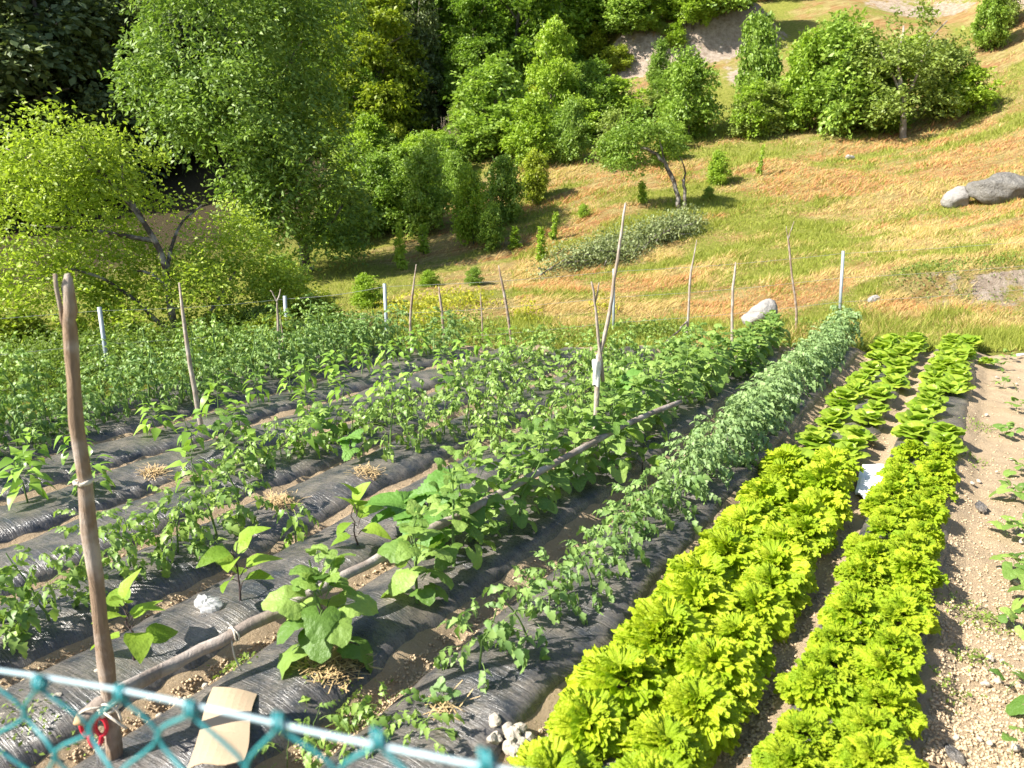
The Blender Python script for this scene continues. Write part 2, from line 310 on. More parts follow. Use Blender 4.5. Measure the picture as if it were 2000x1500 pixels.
def lettuce_leaf(seed,frill,cyc,L=.17,wide=1.0,cup=.35,ns=9,nt=37,arc=1.25):
    """fan-shaped blade whose rim is longer than its arc: slow waves plus tight ruffles near the edge"""
    rr=np.random.default_rng(seed); ph=rr.uniform(0,6.3,8); s=np.linspace(.06,1,ns)[:,None]**.62; t=np.linspace(-1,1,nt)[None,:]
    phi=t*arc*(1-.0*s); wob_=t+.05*np.sin(5*t+ph[6])+.03*np.sin(11*t+ph[7])
    big=s**3*np.sin(cyc*.33*np.pi*wob_+ph[0]+1.5*s); am=.6+.4*np.sin(7*t+ph[1]); tight=s**6*am*np.sin(cyc*np.pi*wob_+ph[2])
    tang=s**6*am*np.cos(cyc*np.pi*wob_+ph[2]+.9*np.sin(3*t+ph[3]))
    r=L*s*(1-.06*t*t-.25*t**8)*(1+.035*np.sin(cyc*.5*np.pi*t+ph[3])*s)+frill*.7*s**4*am*np.sin(cyc*2*np.pi*wob_+ph[5])
    blis=.05*L*s*np.sin(14*s+ph[4]+3*np.sin(4*t))*np.sin(13*t+ph[5])
    x=r*np.sin(phi)*wide+np.cos(phi)*frill*.6*tang; y=r*np.cos(phi*.9)-np.sin(phi)*frill*.6*tang
    z=frill*(1.1*big+1.25*tight)+blis+cup*L*(np.abs(t)**2*s*.6)-.40*L*s**3
    return np.stack([x,y,z],-1).reshape(-1,3),grid_faces(ns,nt)
M['curly1']=leaf_mat('curly_lettuce_leaf',(.26,.38,.012),(.42,.50,.024),.40,.45,.3,False,.009)
M['curly2']=leaf_mat('frilly_lettuce_leaf',(.25,.38,.012),(.40,.49,.022),.40,.45,.3,False,.009,cs=95)
M['butter']=leaf_mat('smooth_lettuce_leaf',(.19,.31,.025),(.33,.43,.045),.4,.38,.4,False)
CURLY1=[mesh('curly_lettuce_leaf',*lettuce_leaf(s,.013,13+s%3*2,.135,1.0,nt=109,ns=11),M['curly1'],True) for s in range(7)]
CURLY2=[mesh('frilly_lettuce_leaf',*lettuce_leaf(20+s,.010,11+s%3,.085,1.0,nt=93,ns=10),M['curly2'],True) for s in range(7)]
BUTTER=[mesh('smooth_lettuce_leaf',*lettuce_leaf(40+s,.005,2.5,.16,.95,.6,8,25,1.35),M['butter'],True) for s in range(6)]
def lettuce(x,y,kind,size,label,group,nleaf):
    z=sz(x,y)+.01; r=thing('lettuce',label,'lettuce',(x,y,z),rng.uniform(0,6.3),group,size)
    lib={'c1':CURLY1,'c2':CURLY2,'b':BUTTER}[kind]
    for k in range(nleaf):
        f=k/(nleaf-1)                       # 0 outer .. 1 heart
        if kind=='b': pitch=R(36+42*f+rng.normal(0,9)); sc=1.05-.45*f
        else: hrt=f>.72; pitch=R((72 if hrt else 20+50*f)+rng.normal(0,15)); sc=(.62 if hrt else 1.0-.25*f)
        az=k*2.39996+rng.normal(0,.25); rad=.022*(1-f) if kind=='b' else (.05 if kind=='c1' else .08)*(1-.6*f)*rng.uniform(.4,1.2)*(.35 if hrt else 1)
        link('leaf',lib[rng.integers(len(lib))],r,(-math.sin(az)*rad,math.cos(az)*rad,.02+(.05 if kind=='b' else .085)*f),(pitch,rng.normal(0,.15 if kind=='b' else .42),az),sc*rng.uniform(.9,1.1))
    return r
for ri,(kn,off) in enumerate(((' in the row beside the bare soil',.105),(' in the row beside the tomato row',.15))):
    r=ROWS[ri]; kd='c2' if ri==0 else 'c1'; u=2.05; k=0; chg=6.55 if ri==0 else 5.95
    e=row_end(r)+.55
    while u<e-.1:
        near=u<4.2; curly=u<chg; step=(.235 if ri==0 else .265) if curly else .33
        for s in (-1,1):
            uu=u+(.5*step if s>0 else 0)+rng.normal(0,.045); 
            if uu>e: continue
            if ri==0 and not curly and s>0 and 7.6<uu<8.7: continue          # gap where the film shows
            if rng.random()<.05 and not curly: continue
            vv=r+s*off*(1 if curly else .95)+rng.normal(0,.025); x,y=uv2(uu,vv)
            if curly: lettuce(x,y,kd,(1.02 if ri else .92)*rng.uniform(.84,1.16)*(1.08 if near else 1),('finely frilled' if ri==0 else 'large curly')+' yellow-green lettuce'+kn,('frilly' if ri==0 else 'curly')+' lettuces'+kn,(50 if near else 36) if ri==0 else (36 if near else 26))
            else: lettuce(x,y,'b',rng.uniform(.72,1.0),'smooth round-leaved light green lettuce'+kn,'smooth lettuces'+kn,14)
        u+=step
for (px,py) in ((1925,712),): 
    x,y=g(px,py,.03); lettuce(x,y,'b',.7,'lone small smooth lettuce standing on bare soil off the row end','lettuce' and None,10)
# ------------------------------------------------------------------ tomatoes
def tomato_leaf(seed,L=.2,droop=.5):
    rr=np.random.default_rng(seed); mb=MB(); s=np.linspace(0,1,6); P=np.stack([0*s,L*s*(1-.15*s),.12*L*np.sin(s*2)-droop*L*s*s*.9],-1)
    mb.add(*stalk(P,.0028,.0012,3))
    def put(s_,az,sz_,k):
        V,F=strip_leaf(sz_,JAG,sz_*.36,.3,.45,0,seed*31+k,rr.normal(0,.4)); i=min(int(s_*5),4); b=P[i]+(P[i+1]-P[i])*(s_*5-i); d=P[i+1]-P[i]; pit=math.atan2(d[2],d[1])+rr.normal(-.15,.25)
        V=V@np.array(Matrix.Rotation(pit,3,'X')).T@np.array(Matrix.Rotation(az,3,'Z')).T; mb.add(V+b,F)
    put(1.0,rr.normal(0,.2),L*.42,0); k=1
    for s_ in (.38,.62,.84):
        for sd in (-1,1): put(s_+rr.normal(0,.03),sd*(1.15+rr.normal(0,.15)),L*(.36 if s_>.5 else .30)*rr.uniform(.85,1.15),k); k+=1
    return mb
M['tomato']=leaf_mat('tomato_leaf',(.11,.20,.055),(.25,.37,.10),.28,.5,.35,True); M['tomatob']=leaf_mat('tomato_leaf_bluish',(.14,.23,.08),(.28,.39,.15),.28,.5,.35,True)
M['tomatoy']=leaf_mat('tomato_leaf_fresh',(.13,.23,.05),(.30,.42,.09),.3,.45,.4,True)
TOM={k:[tomato_leaf(60+s,.2,.35+.12*s).mesh('tomato_leaf',M[k]) for s in range(5)] for k in ('tomato','tomatob','tomatoy')}
def stem_mesh(h,lean,r0,mat,seed,kink=.02,n=7):
    rr=np.random.default_rng(seed); s=np.linspace(0,1,n); P=np.stack([lean*s*s+rr.normal(0,kink,n)*s,rr.normal(0,kink,n)*s,h*s-.03],-1); return mesh('stem',*tube(P,r0*(1-.6*s),5,False),mat,True)
STEM=[stem_mesh(1,.1*k,.016,M['stem'],k) for k in range(4)]; PSTEM=[stem_mesh(1,.08*k,.02,M['purplestem'],9+k,.03) for k in range(3)]
def leafy(name,label,cat,group,x,y,h,n,leaves,stems,sc,pit0,pit1,low=.12,spread=.03,z=None,side=0,tip=.55):
    z=sz(x,y) if z is None else z; r=thing(name,label,cat,(x,y,z),rng.uniform(0,6.3),group)
    link('stem',stems[rng.integers(len(stems))],r,(0,0,0),(rng.normal(0,.08),rng.normal(0,.08),rng.uniform(0,6)),(min(1,h*1.2),min(1,h*1.2),h))
    for k in range(n):
        f=(k+.5)/n; az=k*2.39996+rng.normal(0,.3); hh=h*(low+(1-low)*f)*rng.uniform(.92,1.05); rad=spread*rng.uniform(0,1)+side*rng.uniform(0,1)*(1-f*.7)
        pit=R(pit0+(pit1-pit0)*f+rng.normal(0,12))
        link('leaf',leaves[rng.integers(len(leaves))],r,(-math.sin(az)*rad,math.cos(az)*rad,hh),(pit,rng.normal(0,.25),az),sc*(1-(1-tip)*f**1.5)*rng.uniform(.8,1.2))
    return r
def tomato(u,v,h,n,key,label,group,sc=1.,side=.05):
    x,y=uv2(u,v); return leafy('tomato_plant',label,'tomato plant',group,x,y,h,n,TOM[key],STEM,sc,-5,45,.15,.02,side=side,tip=.6)
u=2.42; e=row_end(ROWS[2])+.45
while u<e:
    near=u<4.6; tomato(u,ROWS[2]+rng.normal(0,.035),.34*rng.uniform(.85,1.1) if near else rng.uniform(.34,.46),(13 if u<3 else 22) if near else 46,'tomato' if near else 'tomatob',
      'sparse young tomato plant near the front of the row beside the lettuces' if near else 'bushy bluish-green tomato plant in the row beside the lettuces','tomato plants beside the lettuces' if not near else 'young tomato plants at the row front',.9*rng.uniform(.8,1.15) if near else .8*rng.uniform(.85,1.15),.07 if near else .13)
    u+=.30 if near else .27
def tomrow(i,u0,u1,step,h,n,key,label,group,sc=1.0,side=.10,skip=()):
    u=u0
    while u<u1:
        if not any(a<u<b for a,b in skip): tomato(u,ROWS[i]+rng.normal(0,.05),h*rng.uniform(.65,1.25),int(n*rng.uniform(.9,1.6)),key,label,group,sc*rng.uniform(.68,1.0),side)
        u+=step*rng.uniform(.85,1.15)
tomrow(5,.2,3.1,.24,.40,19,'tomatoy','fresh green tomato plant in the row left of the eggplants','tomato plants left of the eggplants')
tomrow(5,4.4,row_end(ROWS[5])-.6,.30,.38,18,'tomatoy','green tomato plant behind the squash in the eggplant-side tomato row','tomato plants behind the squash',skip=((6.6,7.2),))
tomrow(6,3.5,row_end(ROWS[6])-1.0,.31,.36,17,'tomatoy','green tomato plant in the mixed row past the squash','tomato plants past the squash',skip=((5.6,6.3),))
tomrow(4,4.8,row_end(ROWS[4])-.3,.30,.34,17,'tomatoy','low tomato plant in line with the squash toward the back of the garden','low tomato plants behind the squash')
tomrow(9,-1.2,row_end(ROWS[9])-.1,.25,.52,36,'tomato','tall dense tomato plant in the hedge-like row by the peppers','tomato hedge by the peppers',.88,.17)
tomrow(10,-1.5,row_end(ROWS[10])+.1,.25,.60,36,'tomatoy','tall tomato plant in the outermost row by the wire fence','outermost tomato hedge',.88,.18)
tomrow(8,7.3,row_end(ROWS[8])+.1,.3,.42,18,'tomato','dense tomato plant at the back end of the long pepper row','tomato plants ending the pepper row',.95,.12)
# ------------------------------------------------------------------ peppers
M['pepper']=leaf_mat('pepper_leaf',(.14,.26,.035),(.28,.44,.07),.33,.35,.5,False)
PEP=[]
for s in range(5):
    mb=MB(); mb.add(*stalk([(0,0,0),(0,.02,.012),(0,.04,.015)],.002,.0012,3)); V,F=strip_leaf(.115,LANCE,.036,.3,.35+.15*s,.04,s,.15*(s-2)); V[:,2]+=.015; mb.add(V,F); PEP.append(mb.mesh('pepper_leaf',M['pepper']))
def pepper(u,v,h,label,group,n=17,sc=1.):
    x,y=uv2(u,v); return leafy('pepper_plant',label,'pepper plant',group,x,y,h,n,PEP,STEM,sc,-25,40,.28,.025,side=.035,tip=.75)
for i,u0,u1,lab,grp in ((8,-.6,7.4,'bright green young pepper plant in the row before the tomato hedge','peppers before the tomato hedge'),(7,2.3,row_end(ROWS[7])-.5,'young pepper plant in the row next to the hedge-side pepper row','peppers in the inner row')):
    u=u0
    while u<u1:
        if rng.random()>.08: pepper(u+rng.normal(0,.04),ROWS[i]+rng.normal(0,.05),rng.uniform(.24,.36),lab,grp,int(rng.integers(17,26)),rng.uniform(.8,1.1))
        u+=.36 if i==8 else .42
for u in np.arange(3.1,5.4,.45): pepper(u,ROWS[6]+rng.normal(0,.05),rng.uniform(.2,.32),'pepper plant among straw tufts in the mixed row past the squash','peppers in the mixed row',14,1.1)
# ------------------------------------------------------------------ cucumbers, squash, eggplants, seedlings
def palmate(Rad,seed,lobes=5,depth=.17,n=26,pet=.09,serr=.03,fold=.18,droop=.5,tilt=-.35):
    rr=np.random.default_rng(seed); mb=MB(); pr=.0028*Rad/.08
    P=np.array([(0,0,0),(0,pet*.35,pet*.45),(0,pet*.8,pet*.7),(0,pet,pet*.7)]); mb.add(*tube(spline(P,6),np.linspace(pr,pr*.7,6),4,False),1)
    th=np.linspace(-2.75,2.75,n); r=Rad*(1-.18*np.abs(th)/np.pi)*(1+depth*np.cos(th*lobes*.5*2/1.75)+serr*np.where(np.arange(n)%2,1,-1)*rr.uniform(.5,1.3,n))
    V=[(0,0,0)]
    for q in (.5,1.):
        rq=r*q; x=rq*np.sin(th); y=rq*np.cos(th); z=fold*np.abs(x)-droop*rq**2/Rad*.6+rr.normal(0,.035*Rad,n)*q+.05*Rad*np.sin(th*3+seed)*q; V+=list(zip(x,y,z))
    F=[[0,1+i+1,1+i] for i in range(n-1)]+[[1+i,2+i,1+n+i+1,1+n+i] for i in range(n-1)]
    V=np.array(V)@np.array(Matrix.Rotation(tilt,3,'X')).T+P[-1]; mb.add(V,F,0); return mb
def squash_mat():
    m=leaf_mat('squash_leaf',(.10,.22,.035),(.16,.31,.06),.3,.5,.35,False,.012,cs=25); return m
M['cuc']=leaf_mat('cucumber_leaf',(.09,.18,.03),(.26,.38,.085),.32,.5,.4,False,.008,cs=45); M['squash']=squash_mat(); M['egg']=leaf_mat('eggplant_leaf',(.15,.26,.025),(.27,.40,.05),.4,.5,.35,False,.008,cs=35)
CUC=[palmate(.075,s,droop=.3+.1*s,tilt=-.5+.12*s,pet=.08).mesh('cucumber_leaf',[M['cuc'],M['stem']]) for s in range(6)]
SQ=[palmate(.17,20+s,5,.30,50,.24,.06,.25,.5,-.75+.25*s).mesh('squash_leaf',[M['squash'],M['stem']]) for s in range(4)]
def cucumber(u,v,h,n,label,group,sc=1.,side=.07):
    x,y=uv2(u,v); return leafy('cucumber_plant',label,'cucumber plant',group,x,y,h,n,CUC,STEM,sc,-30,45,.12,.04,side=side,tip=.55)
x,y=g(640,1285,.12); u0,v0=touv(x,y); cucumber(u0,v0,.48,25,'cucumber plant rising from a tuft of straw beside the long pole',None,1.25,.05)
x,y=g(815,1185,.12); u1,v1=touv(x,y); cucumber(u1,v1,.5,22,'slim cucumber plant leaning on the long pole, second from the straw tuft',None,1.1,.04)
u=u1+.42; e=row_end(ROWS[3])+.35
while u<e:
    cucumber(u,ROWS[3]+rng.normal(0,.06),rng.uniform(.44,.62) if u<8.5 else .38,38,'broad-leaved cucumber plant in the dense row along the long pole','dense cucumber row',.92*rng.uniform(.85,1.15),.15); u+=.30
for u,v,h in ((6.6,-3.13,.34),(7.3,-3.2,.3),(8.3,-3.0,.34),(9.2,-3.1,.3),(6.9,-3.8,.3),(6.0,-4.5,.26),(3.9,-5.2,.24),(4.3,-4.6,.3)):
    cucumber(u,v,h,14,'small cucumber plant standing among the tomato rows','small cucumbers among the tomatoes',1.0,.07)
def squash(px,py,n,label,sc):
    x,y=g(px,py,.1); r=thing('squash_plant',label,'squash plant',(x,y,sz(x,y)),0)
    for k in range(n):
        az=k*2.4+.6; link('leaf',SQ[k%4],r,(-.02*math.sin(az),.02*math.cos(az),.02+.03*(k%3)),(R([38,12,55,25,60,5][k%6])+rng.normal(0,.1),rng.normal(0,.15),az),sc*rng.uniform(.85,1.15))
    return r
squash(850,1045,14,'large squash plant with big lobed leaves beside the cucumber row',.95)
squash(1225,790,7,'smaller squash plant behind the forked pole',.7); squash(690,905,5,'young squash plant among the tomatoes behind the large squash',.5)
EGG=[]
for s in range(4):
    mb=MB(); mb.add(*stalk([(0,0,0),(0,.03,.02),(0,.05,.028)],.003,.002,4),1); V,F=strip_leaf(.15,[.1,.75,.95,1,.75,.5,.05],.052,.3,.3+.1*s,.05,s+70,.2*(s-1.5)); V[:,2]+=.028; mb.add(V,F); EGG.append(mb.mesh('eggplant_leaf',[M['egg'],M['purplestem']]))
for (px,py,h,n,lab) in ((262,1290,.30,9,'eggplant with a bright upright leaf beside the near stake'),(470,1180,.30,9,'eggplant with one long upright leaf beside the white bag'),(700,1065,.28,9,'dark-stemmed eggplant beside the large squash'),(1255,905,.22,7,'eggplant half hidden behind the cucumber row')):
    x,y=g(px,py,.12); leafy('eggplant',lab,'eggplant',None,x,y,h,n,EGG,PSTEM,1.0,5,62,.2,.01,tip=.95)
x,y=g(578,1055,.1); leafy('wilting_plant','half-withered plant with drooping yellowed leaves between the tomatoes','plant',None,x,y,.3,16,PEP+TOM['tomatoy'][:2],STEM,.8,-60,10,.15,.03,tip=.7)
M['melon']=leaf_mat('melon_leaf',(.14,.24,.08),(.22,.33,.13),.3,.5,.3,False)
MEL=[palmate(.035,50+s,5,.22,30,.035,.08,.1,.2,-.2).mesh('melon_leaf',[M['melon'],M['stem']]) for s in range(2)]
x,y=g(862,1395,.1); leafy('melon_seedling','tiny pale melon seedling in a hole torn in the plastic mulch','seedling',None,x,y,.1,7,MEL,STEM,1.0,10,50,.2,.01)
for (px,py,s,n) in ((1968,1345,.9,4),(1978,1470,.9,3),(1992,1240,1.1,6),(1985,1120,1.15,9),(1985,1050,1.1,8),(1978,975,1.1,10),(1995,920,1.0,8),(1965,850,1.0,9),(1985,800,.9,8),(1960,755,.9,8),(1950,720,.9,8),(1968,700,.9,7),(2030,1180,1.1,8),(2040,1010,1,8),(2050,900,1,8),(2060,1400,1,6)):
    x,y=g(px,py,.02); leafy('bean_seedling','low broad-leaved seedling on the bare soil right of the lettuces','seedling','seedlings on the bare soil',x,y,.10,n,CUC,STEM,.62*s*1.1,-5,35,.2,.03,side=.05)
# ------------------------------------------------------------------ stakes, poles, fences
def wob(P,n,a,seed):
    S=spline(P,n); r=np.random.default_rng(seed); k=r.normal(0,a,(n,3)); k[0]=k[-1]=0; return S+k
def px_path(pts,Y,dY=0):
    m=len(pts); return np.array([at(p[0],p[1],Y+dY*i/max(1,m-1)) for i,p in enumerate(pts)])
def stake(pts,r0,r1,label,mat='stake',forks=(),Y=None,seed=0,cat='stake',name='wooden_stake'):
    b=pts[0]
    if Y is None:
        h=hit(*b); Y=h[1]
    P=px_path(pts,Y); P[0,2]-=.12; n=max(8,2*len(pts)); rad=np.linspace(r0,r1,n); rad[-1]*=.45; rad[-2]*=.8
    root=thing(name,label,cat,tuple(P[0]+np.array((0,0,.12)))); o=np.array(root.location)
    V,F=tube(wob(P,n,r0*.10,seed),rad*(1+np.random.default_rng(seed).uniform(-.1,.12,n)),9,True,.07,seed); link('shaft',mesh('shaft',V-o,F,M[mat],True),root)
    for k,(fp,ra,rb) in enumerate(forks):
        Q=px_path(fp,Y,-.02); V,F=tube(wob(Q,max(6,2*len(fp)),ra*.25,seed+k+1),np.linspace(ra,rb,max(6,2*len(fp))),8,True,.07,seed); link('fork',mesh('fork',V-o,F,M[mat],True),root)
    return root,P,Y
# near stake
Yn=g(228,1535)[1]
_,NP,_=stake([(230,1540),(215,1370),(195,1200),(172,1000),(150,780),(134,660),(140,610),(133,560),(131,535)],.029,.017,'tall crooked wooden stake with a split pointed top tied to the long pole',forks=[([(128,640),(118,600),(107,535)],.009,.006)],Y=Yn,seed=1)
def ring(c,axis,r,rt,turns,name,label,cat,mat,ends=()):
    a=np.linspace(0,2*math.pi*turns,26*turns); ax=Vector(axis).normalized(); q=ax.to_track_quat('Z','Y').to_matrix(); k=np.linspace(-1,1,len(a))
    P=np.stack([r*np.cos(a)*1.05,r*np.sin(a)*1.05,k*rt*1.1*(turns-1)+.006*np.sin(a*1.5)],-1)@np.array(q).T
    mb=MB(); mb.add(*tube(P,rt,6))
    for e in ends: mb.add(*tube(spline(np.array(e,float),9),rt*.8,6))
    return tag(link(name,mb.mesh(name,M[mat]),None,tuple(c)),label,cat)
c=at(163,940,Yn); ring(c,(-.12,0,1),.026,.0055,2,'string_tie','white string wound round the near stake at mid height','string','rope')
c=at(214,1375,Yn); ring(c+np.array((0,-.01,0)),(-.3,.1,1),.036,.006,4,'rope_lashing','pale rope lashing joining the near stake and the long pole','rope','rope',
   [[(.0,-.035,.03),(.03,-.06,.05),(.06,-.05,.02),(.07,-.05,-.03)],[(0,-.035,0),(.05,-.07,.0),(.09,-.06,-.05)],[(-.03,-.03,-.02),(-.07,-.05,-.01),(-.11,-.03,-.05)],[(.0,-.035,.02),(-.04,-.06,.03),(-.08,-.05,.0),(-.09,-.04,-.05)]])
# long pole lying along the cucumbers, carried by the near stake and the plants' forked pole
LP=[at(158,1405,Yn-.06),at(235,1352,Yn+.045)]
for px,py,zz in ((330,1300,.3),(450,1242,.33),(570,1180,.36),(700,1112,.38),(830,1040,.4),(960,972,.42),(1110,890,.45),(1245,817,.47),(1330,785,.48)):
    x,y=g(px,py,zz); LP.append(np.array((x,y,zz)))
LP=np.array(LP); root=thing('long_pole','long grey-barked pole lying along the cucumber row at knee height','pole',tuple(LP[0]))
V,F=tube(wob(LP,40,.004,5),np.linspace(.03,.021,40)*(1+np.random.default_rng(3).uniform(-.08,.1,40)),10,True,.06,4); link('shaft',mesh('shaft',V-LP[0],F,M['palebark'],True),root)
V,F=tube([LP[0]+(LP[1]-LP[0])*f for f in (-.18,-.08,0)],[.004,.018,.029],8); link('cut_end',mesh('cut_end',V-LP[0],F,M['cutwood'],True),root)
d=LP[4]-LP[3]; ring(LP[3]+d*.35-d*.3,d,.031,.004,2,'string_tie','white string tied round the long pole near the lashing','string','rope',[[(0,-.03,-.01),(.01,-.04,-.08),(.03,-.03,-.16)]])
# forked pole amid the cucumbers
r_,FPp,Yf=stake([(1165,935),(1163,850),(1166,760),(1167,692)],.021,.018,'forked pole of two lashed branches rising from the cucumber row',forks=[([(1168,745),(1172,690),(1190,610),(1204,520),(1214,450),(1222,396)],.018,.007),([(1178,745),(1172,690),(1165,620),(1160,575),(1155,550)],.014,.006),([(1163,590),(1168,565),(1170,552)],.006,.004)],seed=7,mat='stake_grey',Y=g(1165,930,.1)[1])
def rag(c,label):
    s=np.linspace(0,1,9)[:,None]; a=np.linspace(0,6.28,13)[None,:]; r=.030*(1-.35*s)+.008*np.sin(3*a+4*s)
    V=np.stack([r*np.cos(a),r*np.sin(a)-.004,-.19*s+.05+.01*np.sin(2*a)],-1).reshape(-1,3); return tag(link('white_rag',mesh('white_rag',V,grid_faces(9,13),M['rag'],True),None,tuple(c)),label,'rag')
M['rag']=plain('white_rag',(.72,.70,.66),.8,.2,scale=30,bmp=.5,bscale=40)
rag(at(1166,715,Yf)+np.array((-.005,-.01,0)),'white rag wrapped and hanging where the forked pole is joined')
# other stakes (pixel paths; they stand where they meet the ground)
for k,(pts,r0,r1,lab,mat,fk) in enumerate((
 ([(403,868),(385,790),(367,680),(350,552)],.024,.017,'leaning wooden stake among the peppers, straight and bare','stake_grey',()),
 ([(549,745),(547,690),(543,630),(541,585)],.017,.013,'slim wooden stake with a small Y-shaped top in the tomato hedge','stake_grey',[([(541,590),(535,578),(528,567)],.010,.006),([(541,590),(545,578),(548,565)],.010,.006)]),
 ([(555,735),(552,660),(547,615)],.009,.006,'thin short stick beside the Y-topped stake','stake',()),
 ([(809,705),(801,650),(804,590),(813,516)],.019,.013,'wavy wooden stake behind the tomato hedge, right of the first steel post','stake',()),
 ([(869,672),(864,620),(857,560)],.020,.018,'blunt wooden fence stake with a nail-scarred square top','stake',()),
 ([(943,668),(941,620),(938,572)],.014,.010,'short thin wooden stake at the back of the garden','stake',()),
 ([(1004,695),(995,640),(984,570),(974,518)],.020,.016,'straight wooden stake leaning towards the tomato hedge','stake',()),
 ([(1340,675),(1345,610),(1349,540),(1361,468)],.022,.011,'pale knotted stake with a bent branch tied to its foot','stake_grey',()),
 ([(1431,725),(1430,640),(1431,570),(1437,512)],.019,.015,'smooth pale stake standing in the cucumber row','stake_grey',()),
 ([(1556,655),(1555,600),(1547,540),(1541,480),(1538,460)],.020,.014,'crooked stake with a forked twig top beside the white stone','stake',[([(1540,468),(1544,452),(1551,432)],.010,.005),([(1540,470),(1537,455),(1536,442)],.009,.005)]))):
    stake(pts,r0,r1,lab,mat,fk,seed=20+k)
Yb=hit(1340,675)[1]
P=np.array([at(1342,628,Yb),at(1325,645,Yb-.15),at(1300,668,Yb-.4),at(1270,686,Yb-.75),at(1235,692,Yb-1.0),at(1190,694,Yb-1.1)]); 
tag(link('bent_branch',mesh('bent_branch',*tube(wob(P,16,.006,3),np.linspace(.014,.009,16),7),M['bark'],True)),'thin bent branch arching from a pale stake down to the plastic film','branch')
x,y=g(1250,830,.25); pass
# wire fence with steel posts round the back of the garden
fence=thing('wire_fence','wire fence on slim steel posts along the back of the garden','fence',(0,11.5,0))
posts=[((215,750),(194,600)),((563,692),(556,578)),((757,682),(751,554)),((1199,662),(1199,525)),((1640,640),(1647,490))]
tops=[];off=np.array((0,11.5,0.))
for b,tp in posts:
    h=hit(*b); B=h.copy(); Tp=at(tp[0],tp[1],h[1]); B[2]-=.25; tops.append(Tp)
    link('post',mesh('post',*[*tube([B-off,Tp-off],.024 if b[0]!=1199 else .02,10)],M['galv'],True),fence); 
ends=[np.array((-8.5,5.2,1.05))]+tops+[np.array((9.4,12.3,1.5)),np.array((13.5,11.0,2.2))]
for (ex,ey,ez) in (ends[0],ends[-2],ends[-1]):
    link('post',mesh('post',*tube([np.array((ex,ey,Tz(ex,ey)-.2))-off,np.array((ex,ey,ez+.05))-off],.024,10),M['galv'],True),fence)
for dz in (.04,.42,.8):
    for a,b in zip(ends[:-1],ends[1:]):
        s=np.linspace(0,1,7)[:,None]; P=a+(b-a)*s-off; P[:,2]-=dz+.03*np.sin(np.pi*s[:,0]); link('wire',mesh('wire',*tube(P,.0022,4),M['wire']),fence)
# chain-link fence just in front of the camera, standing on the verge
M['teal']=plain('teal_plastic_coating',(.035,.24,.26),.35,.5,scale=30); M['topwire']=plain('grey_tension_wire',(.30,.40,.44),.5,.4,.1,scale=30)
camv=np.array((0,0,CAM_H)); A=camv+ray(0,1310)*.80; B=camv+ray(950,1490)*.57; dv=B-A; L=np.linalg.norm(dv); dv/=L
base=A.copy(); base[2]=Tz(A[0],A[1]); cl=thing('chain_link_fence','teal chain-link fence with a pale tension wire in the foreground','fence',tuple(base))
s=np.linspace(-1.1,2.3,30); P=A+dv*s[:,None]-base; P[:,2]+=.004*np.sin(s*9); link('tension_wire',mesh('tension_wire',*tube(P,.0024,8),M['topwire'],True),cl)
wd=.098; hh=.046; nk=int(3.4/wd*2)
def node(i,j):
    r=np.random.default_rng(i*977+j*13+5); p=A+dv*(-1.1+i*wd/2); p=p+np.array((0,0,-j*hh)); return p+np.array((r.normal(0,.005),r.normal(0,.004),r.normal(0,.004)*(j>0)))-base
for k in range(nk):
    P=[]; j0=0 if (k%2==0) else 0
    for j in range(0,24):
        i=k+((j+k)%2); p=node(i,j); sg=.0035*(1 if (j%2) else -1); P.append(p+np.array((0,sg,0)))
    P=spline(np.array(P),99); link('strand',mesh('strand',*tube(P,.0021,5,False),M['teal'],True),cl)
for k in range(0,nk+1,2):                                    # the twists round the top wire
    p=node(k,0); a=np.linspace(0,12.6,18); Q=np.stack([.012*(a/12.6-.5)*dv[0]+0*a,.0062*np.cos(a)+.012*(a/12.6-.5)*dv[1],.0065*np.sin(a)],-1)+p; Q[:,2]+=.002
    link('twist',mesh('twist',*tube(Q,.0022,5),M['teal'],True),cl)
# ------------------------------------------------------------------ small things
M['red']=plain('red_plastic',(.62,.02,.045),.35,.5,scale=8,var=.1); M['steel']=plain('blade_steel',(.5,.52,.55),.25,.5,.8)
sc_=thing('scissors','red-handled garden scissors hanging on the near stake','scissors',tuple(at(184,1425,Yn-.05)),scale=1.3)
for s in (-1,1):
    a=np.linspace(0,6.283,22); P=np.stack([s*.019+.016*np.cos(a)+.004*s*np.sin(a),0*a,.028*np.sin(a)+.005],-1); mb=MB(); mb.add(*tube(P,.006,7,False)); mb.add(*tube(spline([(s*.013,0,-.02),(s*.007,0,-.04),(-s*.003,0,-.058)],6),[.0065,.007,.007,.007,.006,.005],7)); link('handle',mb.mesh('handle',M['red']),sc_,(0,.003*s,0),(0,R(-8*s),0))
    V=np.array([(-.006,-.001,-.05),(.006,-.001,-.05),(.001*s,-.001,-.13),(-.006,.001,-.05),(.006,.001,-.05),(.001*s,.001,-.13)]); link('blade',mesh('blade',V,[[0,1,2],[5,4,3],[0,3,4,1],[1,4,5,2],[2,5,3,0]],M['steel']),sc_,(0,.003*s,0),(0,R(4*s),0))
M['card']=plain('cardboard',(.46,.35,.23),.85,.15,scale=5,var=.12,bmp=.2,bscale=90)
